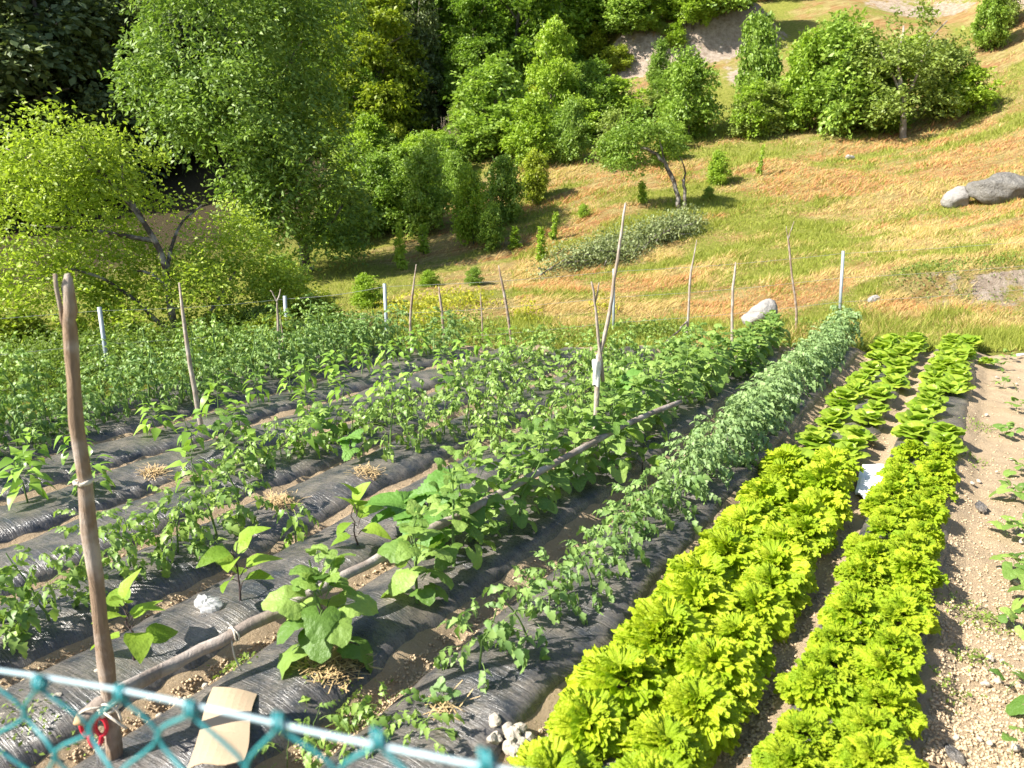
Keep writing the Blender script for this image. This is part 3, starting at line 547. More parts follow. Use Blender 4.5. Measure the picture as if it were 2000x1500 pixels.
def sheet(corners,nu,nv,thick,fn,mat,name,label,cat):
    a,b,c_,d_=[np.array(p,float) for p in corners]; u=np.linspace(0,1,nu)[:,None,None]; v=np.linspace(0,1,nv)[None,:,None]
    P=(a*(1-u)+b*u)*(1-v)+(d_*(1-u)+c_*u)*v; P=P+(b-a)*.05*np.sin(v*5+1)+(d_-a)*.03*np.sin(u*7)*(1-v); n=np.cross(b-a,d_-a); n/=np.linalg.norm(n); P=P+n*fn(u,v)
    Tt=P.reshape(-1,3); Bt=Tt-n*thick; F=grid_faces(nu,nv); k=nu*nv; F2=[[i+k for i in f][::-1] for f in F]
    rim=[i*nv for i in range(nu)]+[(nu-1)*nv+j for j in range(1,nv)]+[i*nv+nv-1 for i in range(nu-2,-1,-1)]+[j for j in range(nv-2,0,-1)]
    F3=[[rim[i],rim[(i+1)%len(rim)],rim[(i+1)%len(rim)]+k,rim[i]+k] for i in range(len(rim))]; o=P.reshape(-1,3).mean(0)
    return tag(link(name,mesh(name,np.concatenate([Tt,Bt])-o,F+F2+F3,M[mat]),None,tuple(o)),label,cat)
def gp(px,py,z): x,y=g(px,py,z); return (x,y,z)
sheet([gp(360,1512,.20),gp(472,1498,.20),gp(503,1352,.17),gp(418,1350,.17)],8,14,.004,lambda u,v:.010*np.sin(np.pi*u)+.03*np.abs(v-.5)+.005*np.sin(v*8+u*2)-.02*v*u,'card','cardboard_piece','bent piece of tan cardboard lying on the bed near the fence','cardboard')
M['foam']=plain('white_foam',(.8,.8,.8),.7,.3,scale=12,var=.05)
sheet([gp(1668,962,.06),gp(1702,978,.10),gp(1740,908,.14),gp(1686,906,.10)],8,8,.016,lambda u,v:.006*np.sin(u*7+v*3)+.003*np.sin(v*19+u*5),'foam','foam_board','broken white foam board lying between the two lettuce rows','foam board')
def blob(rad,seed,rough=.3,n=9,sq=(1,1,.7)):
    rr=np.random.default_rng(seed); th=np.linspace(0,np.pi,n); ph=np.arange(2*n)/(2*n)*2*np.pi; V=[]
    K=rr.normal(0,1,(14,3)); K/=np.linalg.norm(K,axis=1)[:,None]; h=rr.uniform(.62,1.05,14)
    for t_ in th:
        for p_ in ph:
            d=np.array((math.sin(t_)*math.cos(p_),math.sin(t_)*math.sin(p_),math.cos(t_))); dd=K@d; r=1.0
            c=h/np.maximum(dd,1e-3); c=c[dd>.25]; r=min(1.05,c.min()) if len(c) else 1
            r=1-(1-r)*rough/.3; r+=sum(.11/q*(abs(math.sin(q*2.1*d[0]+seed+q)+math.sin(q*2.3*d[1]+2*seed)+math.sin(q*2.6*d[2]+q*3))-.9) for q in (1,2.1,4.3))+rr.normal(0,.012); V.append(d*r*rad*np.array(sq))
    m=2*n; F=[[i*m+j,(i+1)*m+j,(i+1)*m+(j+1)%m,i*m+(j+1)%m] for i in range(n-1) for j in range(m)]; return np.array(V),F
def rock(px,py,rad,label,mat,seed,sq=(1,.8,.7),rz=0,sink=.25,group=None,name='rock',garden=False,tilt=0):
    if garden: x,y=g(px,py,.02); c=np.array((x,y,sz(x,y)))
    else: c=hit(px,py)
    o=link(name,mesh(name,*blob(rad,seed,.3,22 if rad>.4 else 14 if rad>.15 else 7,sq),M[mat],rad>.2),None,(c[0],c[1],c[2]+rad*sq[2]*(1-sink)-rad*sq[2]*.15),(0,tilt,rz)); tag(o,label,'rock',group); return o
rock(1482,634,.31,'pale angular stone in the grass behind the smooth stake','rockw',3,(1.05,.7,.72),.3,.2,tilt=-.45)
rock(1945,394,.62,'large rugged grey boulder half sunk in the dry slope','rockg',9,(1.1,.8,.72),0,.25)
rock(1866,402,.40,'smaller pale boulder leaning against the large grey boulder','rockw',12,(.9,.8,.72),.4,.3,tilt=-.5)
rock(498,672,.13,'small white stone under the plum tree','rockw',15); rock(575,672,.26,'grey rock by the steel post under the plum tree','rockg',17)
rock(1660,312,.16,'small white stone high on the meadow','rockw',19); rock(1705,590,.1,'small pale stone in the grass behind the lettuces','rockw',21)
rr=np.random.default_rng(4)
for k in range(26):
    px=rr.uniform(955,1075); py=1485+rr.uniform(-30,20)-abs(px-1000)*.08; rock(px,py,rr.uniform(.022,.042),'pale angular stone in the heap at the front of the lettuce row','pebble',40+k,(1,.8,.8),rr.uniform(0,6),.3,'stones heaped before the lettuces','stone',True)
for k in range(40):
    px=rr.uniform(1860,2000); py=rr.uniform(720,1490)
    if rr.random()<.35: px=rr.uniform(0,420); py=rr.uniform(1330,1490)
    rock(px,py,rr.uniform(.010,.024),'small loose stone lying on the bare soil','pebble',90+k,(1,.8,.7),rr.uniform(0,6),.3,'loose stones on the soil','stone',True)
def crumple(name,label,cat,px,py,rad,mat,seed,sq):
    rr=np.random.default_rng(seed); V,F=blob(rad,seed,.25,12,sq); V=V*(1+rr.normal(0,.08,(len(V),1))); x,y=g(px,py,.1); return tag(link(name,mesh(name,V,F,M[mat],False),None,(x,y,sz(x,y)+rad*sq[2]*.75)),label,cat)
def bag_mat():
    m,t,p=new_mat('clear_plastic_bag'); p.inputs['Base Color'].default_value=(.5,.5,.5,1); p.inputs['Roughness'].default_value=.3; tr=N(t,'BsdfTransparent'); ms=N(t,'MixShader',i_0=.3); t.links.new(p.outputs[0],ms.inputs[1]); t.links.new(tr.outputs[0],ms.inputs[2]); t.links.new(ms.outputs[0],t.nodes['Material Output'].inputs[0]); return m
M['bag']=bag_mat(); M['scrap']=FILM
crumple('plastic_bag','crumpled whitish plastic bag on the film beside an eggplant','plastic bag',408,1200,.062,'bag',5,(1.1,.8,.6))
crumple('plastic_scrap','scrap of black plastic on the bare soil, folded flat','plastic scrap',1870,1432,.05,'scrap',6,(.55,1.2,.35))
crumple('plastic_scrap','thin strip of black plastic standing on the soil by the smooth lettuces','plastic scrap',1919,972,.055,'scrap',8,(.45,1.1,.6))
crumple('paper_scrap','dirty white scrap of paper between lettuce and tomato rows','paper',1668,763,.07,'rag',9,(1.2,.5,.25))
P=np.array([gp(1985,694,.04),gp(2040,692,.04),gp(2090,700,.05)]); tag(link('bleached_stick',mesh('bleached_stick',*tube(wob(P,9,.004,2),.018,7),M['rag'],True)),'short bleached stick lying at the far end of the bare soil','stick')
# straw tufts round some plants
def straw(px,py,n,rad,label,zg=.1):
    r=np.random.default_rng(px); x,y=g(px,py,zg); a=r.uniform(0,6.3,n); q=rad*np.sqrt(r.uniform(0,1,n)); b=np.stack([q*np.cos(a),q*np.sin(a),r.uniform(0,.05,n)*(1-(q/rad)**2)+.002],-1)
    az=r.uniform(0,6.3,n); l=r.uniform(.04,.11,n); d=np.stack([np.cos(az)*l,np.sin(az)*l,r.normal(0,.022,n)],-1); s=np.stack([-np.sin(az),np.cos(az),0*az],-1)*.0022; up=np.array((0,0,.0016))
    bz=soilz(x+b[:,0],y+b[:,1],True); b[:,2]+=bz-sz(x,y)+.01
    V=np.stack([b-s,b+s,b+d+s+up,b+d-s+up],1).reshape(-1,3); F=np.arange(4*n).reshape(n,4); return tag(link('straw_tuft',mesh('straw_tuft',V,F,M['straw']),None,(x,y,sz(x,y))),label,'straw')
straw(650,1310,420,.13,'straw tuft round the foot of the nearest cucumber plant'); straw(548,995,260,.11,'straw tuft under a pepper plant past the wilting plant'); straw(300,930,160,.08,'straw tuft between two young peppers by the near stake'); straw(715,935,200,.10,'straw tuft at the foot of a tomato behind the squash'); straw(1695,880,120,.07,'straw bits between the smooth lettuce rows',.0)
straw(870,1405,60,.07,'crumbly straw round the melon seedling hole')
# loose clods and small weeds over the tilled soil
def clods(n):
    r=np.random.default_rng(8); px=r.uniform(-60,2900,n*3); py=700+800*np.sqrt(r.uniform(0,1,n*3)); V=[];C=np.array([g(a,b) for a,b in zip(px,py)]); u,v=touv(C[:,0],C[:,1]); bd=bed(u,v); ok=(bd<.055)&(gmask(C[:,0],C[:,1])>.7); C=C[ok][:n]; n=len(C)
    z=soilz(C[:,0],C[:,1]); s=np.minimum(r.gamma(1.6,.0034,n)+.002,.010); O=np.array([(1,0,0),(0,1,0),(-1,0,0),(0,-1,0),(0,0,.8),(0,0,-.6)]); V=(O[None]*r.uniform(.6,1.3,(n,6,1))+r.normal(0,.15,(n,6,3)))*s[:,None,None]; V[:,:,0]+=C[:,0,None]; V[:,:,1]+=C[:,1,None]; V[:,:,2]+=(z+s*.3)[:,None]
    f=np.array([(0,1,4),(1,2,4),(2,3,4),(3,0,4),(1,0,5),(2,1,5),(3,2,5),(0,3,5)]); F=(f[None]+6*np.arange(n)[:,None,None]).reshape(-1,3)
    tag(link('soil_clods',mesh('soil_clods',V,F,M['clod'])),'loose crumbs and clods of dry soil in the furrows','soil',kind='stuff')
clods(34000)
# ------------------------------------------------------------------ grass and weeds
def blades(name,P,h,wd,lean,mat,label,cat,seed,flat=0):
    r=np.random.default_rng(seed); n=len(P); az=r.uniform(0,6.283,n) if not flat else r.normal(flat,.5,n); ln=lean*r.uniform(.3,1.6,n); hh=h*r.uniform(.5,1.4,n)*(.35+1.5*vn(P[:,0]*1.4,P[:,1]*1.4,55)*vn(P[:,0]*4,P[:,1]*4,56)*1.6)
    d=np.stack([np.cos(az)*ln*hh,np.sin(az)*ln*hh,hh],-1); ang=r.uniform(0,6.3,n); s=np.stack([np.cos(ang),np.sin(ang),0*ang],-1)*(wd*r.uniform(.6,1.4,n))[:,None]
    V=np.stack([P-s,P+s,P+d],1).reshape(-1,3); return tag(link(name,mesh(name,V,np.arange(3*n).reshape(n,3),M[mat])),label,cat,kind='stuff')
M['grassg']=leaf_mat('green_grass',(.16,.21,.03),(.38,.39,.08),.35,.6,.2,True,c3=(.55,.46,.15)); M['grassd']=leaf_mat('dry_grass',(.40,.26,.10),(.58,.46,.20),.25,.7,.2,True,c3=(.62,.55,.2))
M['weed']=leaf_mat('weed_leaf',(.09,.15,.025),(.22,.30,.06),.3,.5,.3,True)
r=np.random.default_rng(21); n=250000
Yy=10.3+26*r.beta(1.0,2.0,n); Xx=(r.uniform(-1.05,1.05,n))*(Yy*.70); Xx=np.where(r.random(n)<.75,np.abs(Xx),Xx)
dry,bare,lit=masks(Xx,Yy); gm=gmask(Xx,Yy); ok=(gm<.25)&(r.random(n)>bare*1.3)&(r.random(n)>lit*.9); Xx,Yy,dry=Xx[ok],Yy[ok],dry[ok]
Zz=T(Xx,Yy)-.01; P=np.stack([Xx,Yy,Zz],-1); isd=r.random(len(P))<sstep(.25,.8,dry)*.85; nearg=(P[:,1]<12.6)
sc=P[:,1]/14
M['grassr']=leaf_mat('rusty_grass',(.34,.14,.05),(.52,.27,.12),.2,.7,.2,True,c3=(.5,.38,.16)); ru=fbm((P[:,0]*.92+P[:,1]*.39)*.22,(P[:,1]*.92-P[:,0]*.39)*.75,88,4)+.35*ell(P[:,0],P[:,1],[(1950,420,4,2.2),(1850,330,6,2.0),(1300,560,5,1.2),(1750,340,5,1.5),(1950,250,5,3)])
ru=(ru>.02)&(r.random(len(P))<.6)
k=isd&~nearg&ru; blades('rusty_grass',P[k],.07*np.sqrt(sc[k]),.008*sc[k],1.6,'grassr','rust-coloured mown stalks in streaks across the slope','grass',7,flat=R(23))
isd2=isd&~ru
k=isd2&~nearg; blades('dry_grass',P[k],.075*np.sqrt(sc[k]),.007*sc[k],1.6,'grassd','short mown straw-coloured grass lying on the slope','grass',1,flat=R(23))
k=~isd&~nearg; blades('green_grass',P[k],.075*np.sqrt(sc[k]),.007*sc[k],.8,'grassg','short green grass on the slope','grass',2)
k=isd&nearg; blades('dry_grass',P[k],.12,.0055,.9,'grassd','taller dry grass stems behind the garden','grass',3)
k=~isd&nearg; blades('green_grass',P[k],.13,.006,.6,'grassg','taller green grass behind the garden','grass',4)
def weed_patch(pts,n,h,sp,leaf,label,name='weeds',mat='weed',seed=0):
    """many tiny leaves: pts=(pixel x, pixel y, spread in metres)"""
    r=np.random.default_rng(seed); Q=[]
    for (px,py,s,w_) in pts:
        c=hit(px,py); m=int(n*w_); a=r.normal(0,s,(m,2)); x=c[0]+a[:,0]; y=c[1]+a[:,1]; gmv=gmask(x,y)
        zz=np.where(gmv>.6,soilz(x,y,True),T(x,y)); Q.append(np.stack([x,y,zz+r.beta(1.3,1.6,m)*h*np.exp(-(a**2).sum(1)/(2*(1.6*s)**2))],-1))
    tag(link(name,leaf_cloud(np.concatenate(Q),leaf,r,mat)),label,'weeds',kind='stuff')
def leaf_cloud(P,leaf,r,mat,D=None,Nn=None,wid=.5,name='leaves'):
    n=len(P); 
    if D is None: D=r.normal(0,1,(n,3))
    D=D/np.linalg.norm(D,axis=1)[:,None]
    if Nn is None: Nn=r.normal(0,.6,(n,3))+np.array((0,0,1.))
    S=np.cross(Nn,D); S/=np.linalg.norm(S,axis=1)[:,None]+1e-9; U=np.cross(D,S); l=(leaf*r.uniform(.65,1.35,n))[:,None]
    V=np.stack([P-D*l*.5,P+S*l*wid*.5+U*l*.10,P+D*l*.5-U*l*.06,P-S*l*wid*.5+U*l*.10],1).reshape(-1,3)
    return mesh(name,V,np.arange(4*n).reshape(n,4),M[mat] if isinstance(mat,str) else mat)
weed_patch([(60,735,.7,1),(330,712,.6,1.3),(250,720,.5,1),(430,705,.5,1),(640,690,.5,.8),(480,690,.6,1),(150,740,.5,1),(20,770,.5,.8)],4200,.6,0,.045,'tangled weeds under the plum tree along the fence',seed=3)
weed_patch([(1210,660,.35,1),(1280,655,.3,.8),(1080,670,.4,.8),(900,665,.5,1),(700,640,.7,1),(840,640,.5,1.2),(1580,655,.3,.5)],1300,.28,0,.05,'leafy weeds along the back edge of the garden','weeds',seed=4)
weed_patch([(1800,535,.25,1),(1850,528,.25,1),(1910,522,.25,1),(1970,515,.25,1),(1880,575,.15,.3),(1760,555,.2,.6),(1960,590,.12,.2),(2030,510,.3,1)],260,.18,0,.045,'dark overhanging weeds along the top of the eroded bank','weeds',seed=14)
M['weedy']=leaf_mat('yellow_weed',(.30,.32,.03),(.50,.47,.04),.35,.5,.3,True)
weed_patch([(800,610,.35,1),(870,600,.35,1),(840,640,.3,1),(1030,625,.15,.4),(1180,610,.15,.3),(930,600,.2,.4)],500,.4,0,.06,'yellow flowering weeds behind the garden fence','weeds','weedy',seed=5)
weed_patch([(1915,840,.10,.5),(1900,905,.07,.3),(1870,1200,.09,.5),(1935,1220,.06,.4),(1850,1370,.06,.3),(1740,750,.09,.3),(1470,820,.05,.2),(60,1480,.12,.8),(120,1200,.08,.4),(470,1330,.05,.4),(1830,770,.06,.3),(700,1400,.07,.4),(620,1370,.06,.3),(1895,1290,.04,.3)],260,.05,0,.022,'small low weeds sprouting from the bare soil','weeds',seed=6)
for (px,py,lab) in ((610,1440,'sprawling weed beside the cardboard'),(690,1475,'low spreading weed between the cardboard and the melon seedling'),(760,1440,'trailing tomato-like weed before the melon hole'),(560,1490,'weed tuft at the edge of the cardboard'),(820,1490,'small weed tuft before the torn film')):
    x,y=g(px,py,.05); leafy('weed',lab,'weed',None,x,y,.13,9,TOM['tomatoy'],STEM,.7,-5,30,.2,.05,side=.06)
# ------------------------------------------------------------------ trees
def crown(lobes,nsp,per,leaf,mat,seed,flat=.6,droop=.2,slen=.5,gap=.0,wid=.55,shell=.22):
    """lobes: x,y,z,rx,ry,rz; leaves grow in sprays near the lobe surfaces"""
    r=np.random.default_rng(seed); Lb=np.array(lobes,float); w_=(Lb[:,3]*Lb[:,4]*Lb[:,5])**.6; k=r.choice(len(Lb),nsp,p=w_/w_.sum()); d=r.normal(0,1,(nsp,3)); d[:,2]=d[:,2]*.9+.15; d/=np.linalg.norm(d,axis=1)[:,None]
    rad=1-np.abs(r.normal(0,shell,nsp)); C=Lb[k,:3]; S=Lb[k,3:]; P=C+d*S*rad[:,None]
    if gap: 
        f=np.sin(P[:,0]*2.3/S[:,0].mean()+seed)+np.sin(P[:,1]*2.9/S[:,0].mean()+2*seed)+np.sin(P[:,2]*3.3/S[:,0].mean()+3*seed)+.8*np.sin(P[:,0]*7/S[:,0].mean()+P[:,2]*6/S[:,0].mean()); ok=f>-1.6+2.0*gap; P,d=P[ok],d[ok]
    n=len(P); ax=d*np.array((1,1,.5))+r.normal(0,.45,(n,3))+np.array((0,0,-droop)); ax/=np.linalg.norm(ax,axis=1)[:,None]; up=r.normal(0,.35,(n,3))+np.array((0,0,1.))+d*.5; sd=np.cross(up,ax); sd/=np.linalg.norm(sd,axis=1)[:,None]
    t_=r.uniform(-.5,.5,(n,per)); q=r.uniform(-1,1,(n,per))*(.55-t_)*.5; sl=slen*r.uniform(.6,1.4,n)[:,None]
    Q=P[:,None]+ax[:,None]*(t_*sl)[...,None]+sd[:,None]*(q*sl)[...,None]+r.normal(0,1,(n,per,3))*(slen*.10*(1.3-flat)); Q[...,2]-=droop*.5*((t_+.5)**2*sl)
    D=ax[:,None]*.8+sd[:,None]*np.sign(q)[...,None]*.7+r.normal(0,.35,(n,per,3)); Nn=up[:,None]*flat+r.normal(0,.55*(1.25-flat)+.12,(n,per,3))
    return leaf_cloud(Q.reshape(-1,3),leaf,r,mat,D.reshape(-1,3),Nn.reshape(-1,3),wid,'crown')
def limbs(paths,mat='bark',seed=0):
    mb=MB()
    for k,(P,r0,r1) in enumerate(paths): n=max(6,3*len(P)); mb.add(*tube(wob(np.array(P,float),n,r0*.2,seed+k),np.linspace(r0,r1,n),8,True,.08,seed+k))
    return mb.mesh('trunk',M[mat])
LM=lambda n,a,b,t=.33,c3=None: M.setdefault(n,leaf_mat(n,a,b,t,.5,.35,True,c3=c3))
LM('walnut_leaf',(.11,.19,.035),(.28,.39,.08)); LM('plum_leaf',(.17,.25,.03),(.36,.45,.055),.36); LM('beech_leaf',(.08,.16,.02),(.24,.36,.045)); LM('bright_leaf',(.17,.28,.025),(.34,.46,.05),.36)
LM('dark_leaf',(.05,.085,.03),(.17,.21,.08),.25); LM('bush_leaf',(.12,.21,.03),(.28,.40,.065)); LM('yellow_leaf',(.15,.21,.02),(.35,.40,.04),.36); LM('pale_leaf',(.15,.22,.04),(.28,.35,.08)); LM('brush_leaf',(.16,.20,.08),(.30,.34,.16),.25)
def px_lobes(L,Y,o,flat=.85):
    out=[]
    for (px,py,dY,rp) in L:
        c=at(px,py,Y+dY)-o; rr_=rp*(Y+dY)/FPX; out.append((*c,rr_,rr_,rr_*flat))
    return out
def px_limbs(L,Y,o): return [([at(p[0],p[1],Y+(p[2] if len(p)>2 else 0))-o for p in path],a,b) for path,a,b in L]
def big_tree(name,label,base,L,limb,mat,bark,seed,sink=.15,**kw):
    o=hit(*base); r_=thing(name,label,'tree',tuple(o)); Lx=px_limbs(limb,o[1],o); Lx[0][0][0][2]-=sink
    link('trunk',limbs(Lx,bark,seed),r_); link('crown',crown(px_lobes(L,o[1],o),mat=mat,seed=seed,**kw),r_); return r_
big_tree('plum_tree','spreading yellow-green plum tree with leaning dark trunks beside the garden',(352,692),
 [(100,300,0,115),(20,270,.3,95),(195,330,0,85),(245,262,0,38),(50,420,-.3,120),(175,455,.2,115),(290,430,.4,80),(330,560,.7,105),(430,470,1.0,100),(490,560,1.2,90),(555,560,1.3,55),(95,560,-.2,110),(215,600,.3,80),(15,610,0,90),(395,630,.9,75),(-110,400,.2,150),(-130,600,.4,120),(480,640,1.2,60),(130,650,.2,60),(270,350,.2,45),(330,400,.5,50),(300,300,.3,30),(385,560,0,70),(290,620,-.3,70),(60,670,0,60),(230,660,-.3,55),(360,660,.2,60)],
 [([(352,692),(340,640),(322,520),(280,430),(200,335),(150,275)],.06,.018),([(345,660),(300,620),(250,575),(190,540,-.2),(130,525,-.4)],.035,.013),([(330,590),(320,555),(295,533),(258,528,.2)],.03,.012),([(325,540),(345,450,.3),(395,400,.6)],.03,.01),([(350,670),(410,610,.5),(460,530,.9)],.03,.012),([(280,430),(245,370),(235,280)],.03,.01),([(200,335),(90,320),(10,290)],.025,.01),([(300,470),(180,450,-.2),(60,440,-.3)],.035,.01)],
 'plum_leaf','bark',5,nsp=5600,per=12,leaf=.062,flat=.35,droop=.1,slen=.40,gap=.42,wid=.5,shell=.35)
big_tree('walnut_tree','tall round walnut tree with drooping mid-green leaves behind the plum tree',(602,528),
 [(440,70,0,165),(350,160,-.6,110),(545,120,.8,125),(440,210,-1.2,110),(590,220,.3,85),(515,285,-1.4,75),(620,325,-.8,90),(550,365,-1.1,75),(665,410,.3,75),(500,400,-1,50),(610,40,1.4,100),(430,-60,.4,150),(370,250,-1,70),(700,340,.6,60),(540,440,-1.2,55),(640,470,-.5,50),(480,340,-1.5,60),(690,480,.5,45)],
 [([(602,528),(590,480),(568,430),(545,370),(520,300),(490,200),(460,80)],.15,.04),([(545,370),(600,320),(640,290)],.09,.03),([(520,300),(440,240,-.6),(370,180,-.6)],.10,.03),([(500,230),(550,150,.5),(590,80,.9)],.09,.03),([(590,480),(640,440,.2),(670,400,.3)],.07,.03)],
 'walnut_leaf','bark',8,nsp=4600,per=13,leaf=.13,flat=.45,droop=.55,slen=.7,gap=.36,wid=.42)
big_tree('orchard_tree','slim fruit tree with a straight visible trunk on the upper meadow',(1765,270),
 [(1760,110,0,60),(1715,150,.3,50),(1800,130,-.3,55),(1830,190,.2,50),(1700,90,.5,40),(1780,50,0,45),(1740,200,-.5,40),(1850,110,.3,40)],
 [([(1765,270),(1763,220),(1760,170),(1755,110),(1765,50)],.13,.03),([(1763,200),(1790,150),(1815,80),(1850,40)],.06,.02),([(1760,180),(1735,130),(1715,90)],.05,.02)],
 'pale_leaf','palebark',12,nsp=1150,per=11,leaf=.14,flat=.4,droop=.1,slen=.6,gap=.38,wid=.5,shell=.35)
big_tree('bent_tree','small bent fruit tree leaning left with an arched dark trunk on the meadow',(1330,412),
 [(1240,262,0,42),(1200,285,.2,36),(1285,250,-.2,40),(1310,290,.3,32),(1225,310,0,34),(1180,300,.3,28),(1270,305,.4,30),(1255,225,.2,28)],
 [([(1330,412),(1322,380),(1305,330),(1280,300),(1245,285),(1215,280)],.075,.025),([(1336,412),(1338,375),(1334,350)],.05,.04),([(1300,322),(1290,280),(1285,245)],.03,.012),([(1335,365),(1337,330),(1325,300)],.03,.012)],
 'bush_leaf','bark',15,nsp=900,per=11,leaf=.095,flat=.4,droop=.2,slen=.4,gap=.35,wid=.45,shell=.35)
# shared crowns for scrub and forest: unit height, base at the origin
def proto(seed,shape,mat,nsp,per,leaf,flat,droop,slen,gap,bark='bark',shell=.24):
    r=np.random.default_rng(seed); L=[]
    if shape=='tree':
        for k in range(15): h=.10+.8*(k+r.uniform(0,1))/15; q=.27*(1-((h-.4)/.66)**2); a=k*2.4; L.append((math.cos(a)*q*.75,math.sin(a)*q*.75,h,.15*r.uniform(.75,1.25),.15*r.uniform(.75,1.25),.085*r.uniform(.8,1.3)))
        L.append((0,0,.93,.09,.09,.09))
    elif shape=='conic':
        for k in range(18): h=.08+.86*k/17; q=.27*(1-h)**.75+.02; a=k*2.4; L.append((math.cos(a)*q*.55,math.sin(a)*q*.55,h,q*.75+.03,q*.75+.03,.065))
    elif shape=='bush':
        for k in range(15): h=.12+.7*(k+r.uniform(0,1))/13; q=.34*math.sin(math.pi*min(1,h*.8+.2)); a=k*2.4; L.append((math.cos(a)*q*.8,math.sin(a)*q*.8,h,.2*r.uniform(.7,1.25),.2*r.uniform(.7,1.25),.16*r.uniform(.8,1.2)))
        L.append((0,0,.25,.32,.32,.2))
    else:
        for k in range(9): h=.15+.8*k/8; q=.13*(1-h*.6); a=k*2.4; L.append((math.cos(a)*q*.5,math.sin(a)*q*.5,h,q*.9,q*.9,.1))
    cr=crown(L,nsp,per,leaf,mat,seed,flat,droop,slen,gap,.55,.34 if shape=='bush' else shell)
    Pm=[([(0,0,-.03),(.01,0,.3),(-.01,.01,.62),(0,0,.92)],.022 if shape!='bush' else .014,.005)]
    for k in range(9 if shape!='sapling' else 2): a=k*2.4; h=.15+.07*k; Pm.append(([(0,0,h),(math.cos(a)*.12,math.sin(a)*.12,h+.09),(math.cos(a)*.24,math.sin(a)*.24,h+.13)],.009,.003))
    return limbs(Pm,bark,seed),cr
PR={}
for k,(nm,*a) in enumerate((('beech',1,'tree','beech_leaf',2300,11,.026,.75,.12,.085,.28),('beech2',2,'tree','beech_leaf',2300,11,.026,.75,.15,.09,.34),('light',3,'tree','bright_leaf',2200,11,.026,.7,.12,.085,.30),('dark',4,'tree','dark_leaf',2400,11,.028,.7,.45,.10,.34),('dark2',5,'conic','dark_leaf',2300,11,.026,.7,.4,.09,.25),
   ('yellowtree',6,'tree','yellow_leaf',1900,11,.026,.6,.15,.085,.3),('bush',7,'bush','bush_leaf',1300,11,.046,.5,.15,.17,.36),('bush2',8,'bush','bush_leaf',1300,11,.05,.5,.2,.18,.38),('brightbush',9,'bush','bright_leaf',1300,11,.048,.5,.15,.17,.38),('darkbush',10,'bush','beech_leaf',1300,11,.045,.55,.15,.17,.38),('yellowbush',11,'bush','yellow_leaf',1100,11,.05,.45,.1,.17,.38),('sapling',12,'sapling','bright_leaf',190,8,.085,.4,.05,.15,.2),('palebush',13,'bush','pale_leaf',1200,11,.046,.45,.15,.17,.4))):
    PR[nm]=proto(*a)
def wood(kind,px,py,top,label,group=None,wide=1.,name=None,cat='tree'):
    b=hit(px,py); h=max(.4,at(px,top,b[1])[2]-b[2]); tr,cr=PR[kind]; wide*=(1.3 if 'bush' in kind else 1.05)*rng.uniform(.92,1.12); r_=thing(name or ('bush' if 'bush' in kind else 'sapling' if kind=='sapling' else 'forest_tree'),label,cat,(b[0],b[1],b[2]-.05),rng.uniform(0,6.3),group,(h*wide*rng.uniform(.75,1.2),h*wide*rng.uniform(.75,1.2),h)); r_.rotation_euler=(rng.normal(0,.09),rng.normal(0,.09),r_.rotation_euler[2])
    link('trunk',tr,r_); link('crown',cr,r_); return r_
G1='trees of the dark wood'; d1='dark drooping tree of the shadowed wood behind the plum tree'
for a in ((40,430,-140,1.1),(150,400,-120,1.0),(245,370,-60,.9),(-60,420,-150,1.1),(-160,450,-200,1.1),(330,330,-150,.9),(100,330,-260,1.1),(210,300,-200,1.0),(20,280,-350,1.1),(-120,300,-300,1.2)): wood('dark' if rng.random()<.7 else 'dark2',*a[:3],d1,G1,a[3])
G2='beeches of the wood above the scrub'; d2='leafy green tree in the wood above the scrub'
for k,a in enumerate(((480,260,-160,1.),(620,270,-150,1.),(700,240,-220,1.),(860,205,-90,1.),(940,215,-40,.9),(1000,190,-120,1.),(900,140,-220,1.),(1080,150,-180,1.),(560,180,-300,1.),(780,150,-260,1.),(380,200,-320,1.),(1000,60,-250,1.),(1120,60,-220,1.))): wood(('beech','beech2')[k%2],*a[:3],d2,G2,a[3])
G3='trees above the bare earth bank'; d3='light green tree growing along the top of the bare earth bank'
for k,a in enumerate(((1180,70,-120,1.),(1260,50,-130,1.1),(1340,42,-110,1.1),(1420,20,-150,1.),(1500,2,-150,1.),(1590,-8,-160,1.),(1690,-22,-180,1.),(1790,-30,-180,1.),(1890,-35,-190,1.),(1990,-30,-190,1.),(2080,-20,-180,1.),(1230,0,-200,1.2),(1380,-30,-220,1.2))): wood(('light','beech','light','beech2')[k%4],*a[:3],d3,G3,a[3])
wood('yellowtree',745,290,-40,'tall tree with yellow-tinged upper leaves beside the walnut tree',None,1.0); wood('beech',690,300,40,'dark green tree pressed between walnut and yellow-tinged tree',None,.9); wood('dark2',800,255,-60,'dark narrow tree behind the yellow-tinged tree',None,.9)
wood('beech2',905,250,60,'dark green beech at the edge of the small straw clearing',None,.9)
wood('light',1075,270,30,'bright yellow-green young tree in the middle of the scrub',None,.75); wood('darkbush',1160,255,120,'dark dense bush below the bare earth bank',None,.55,cat='bush')
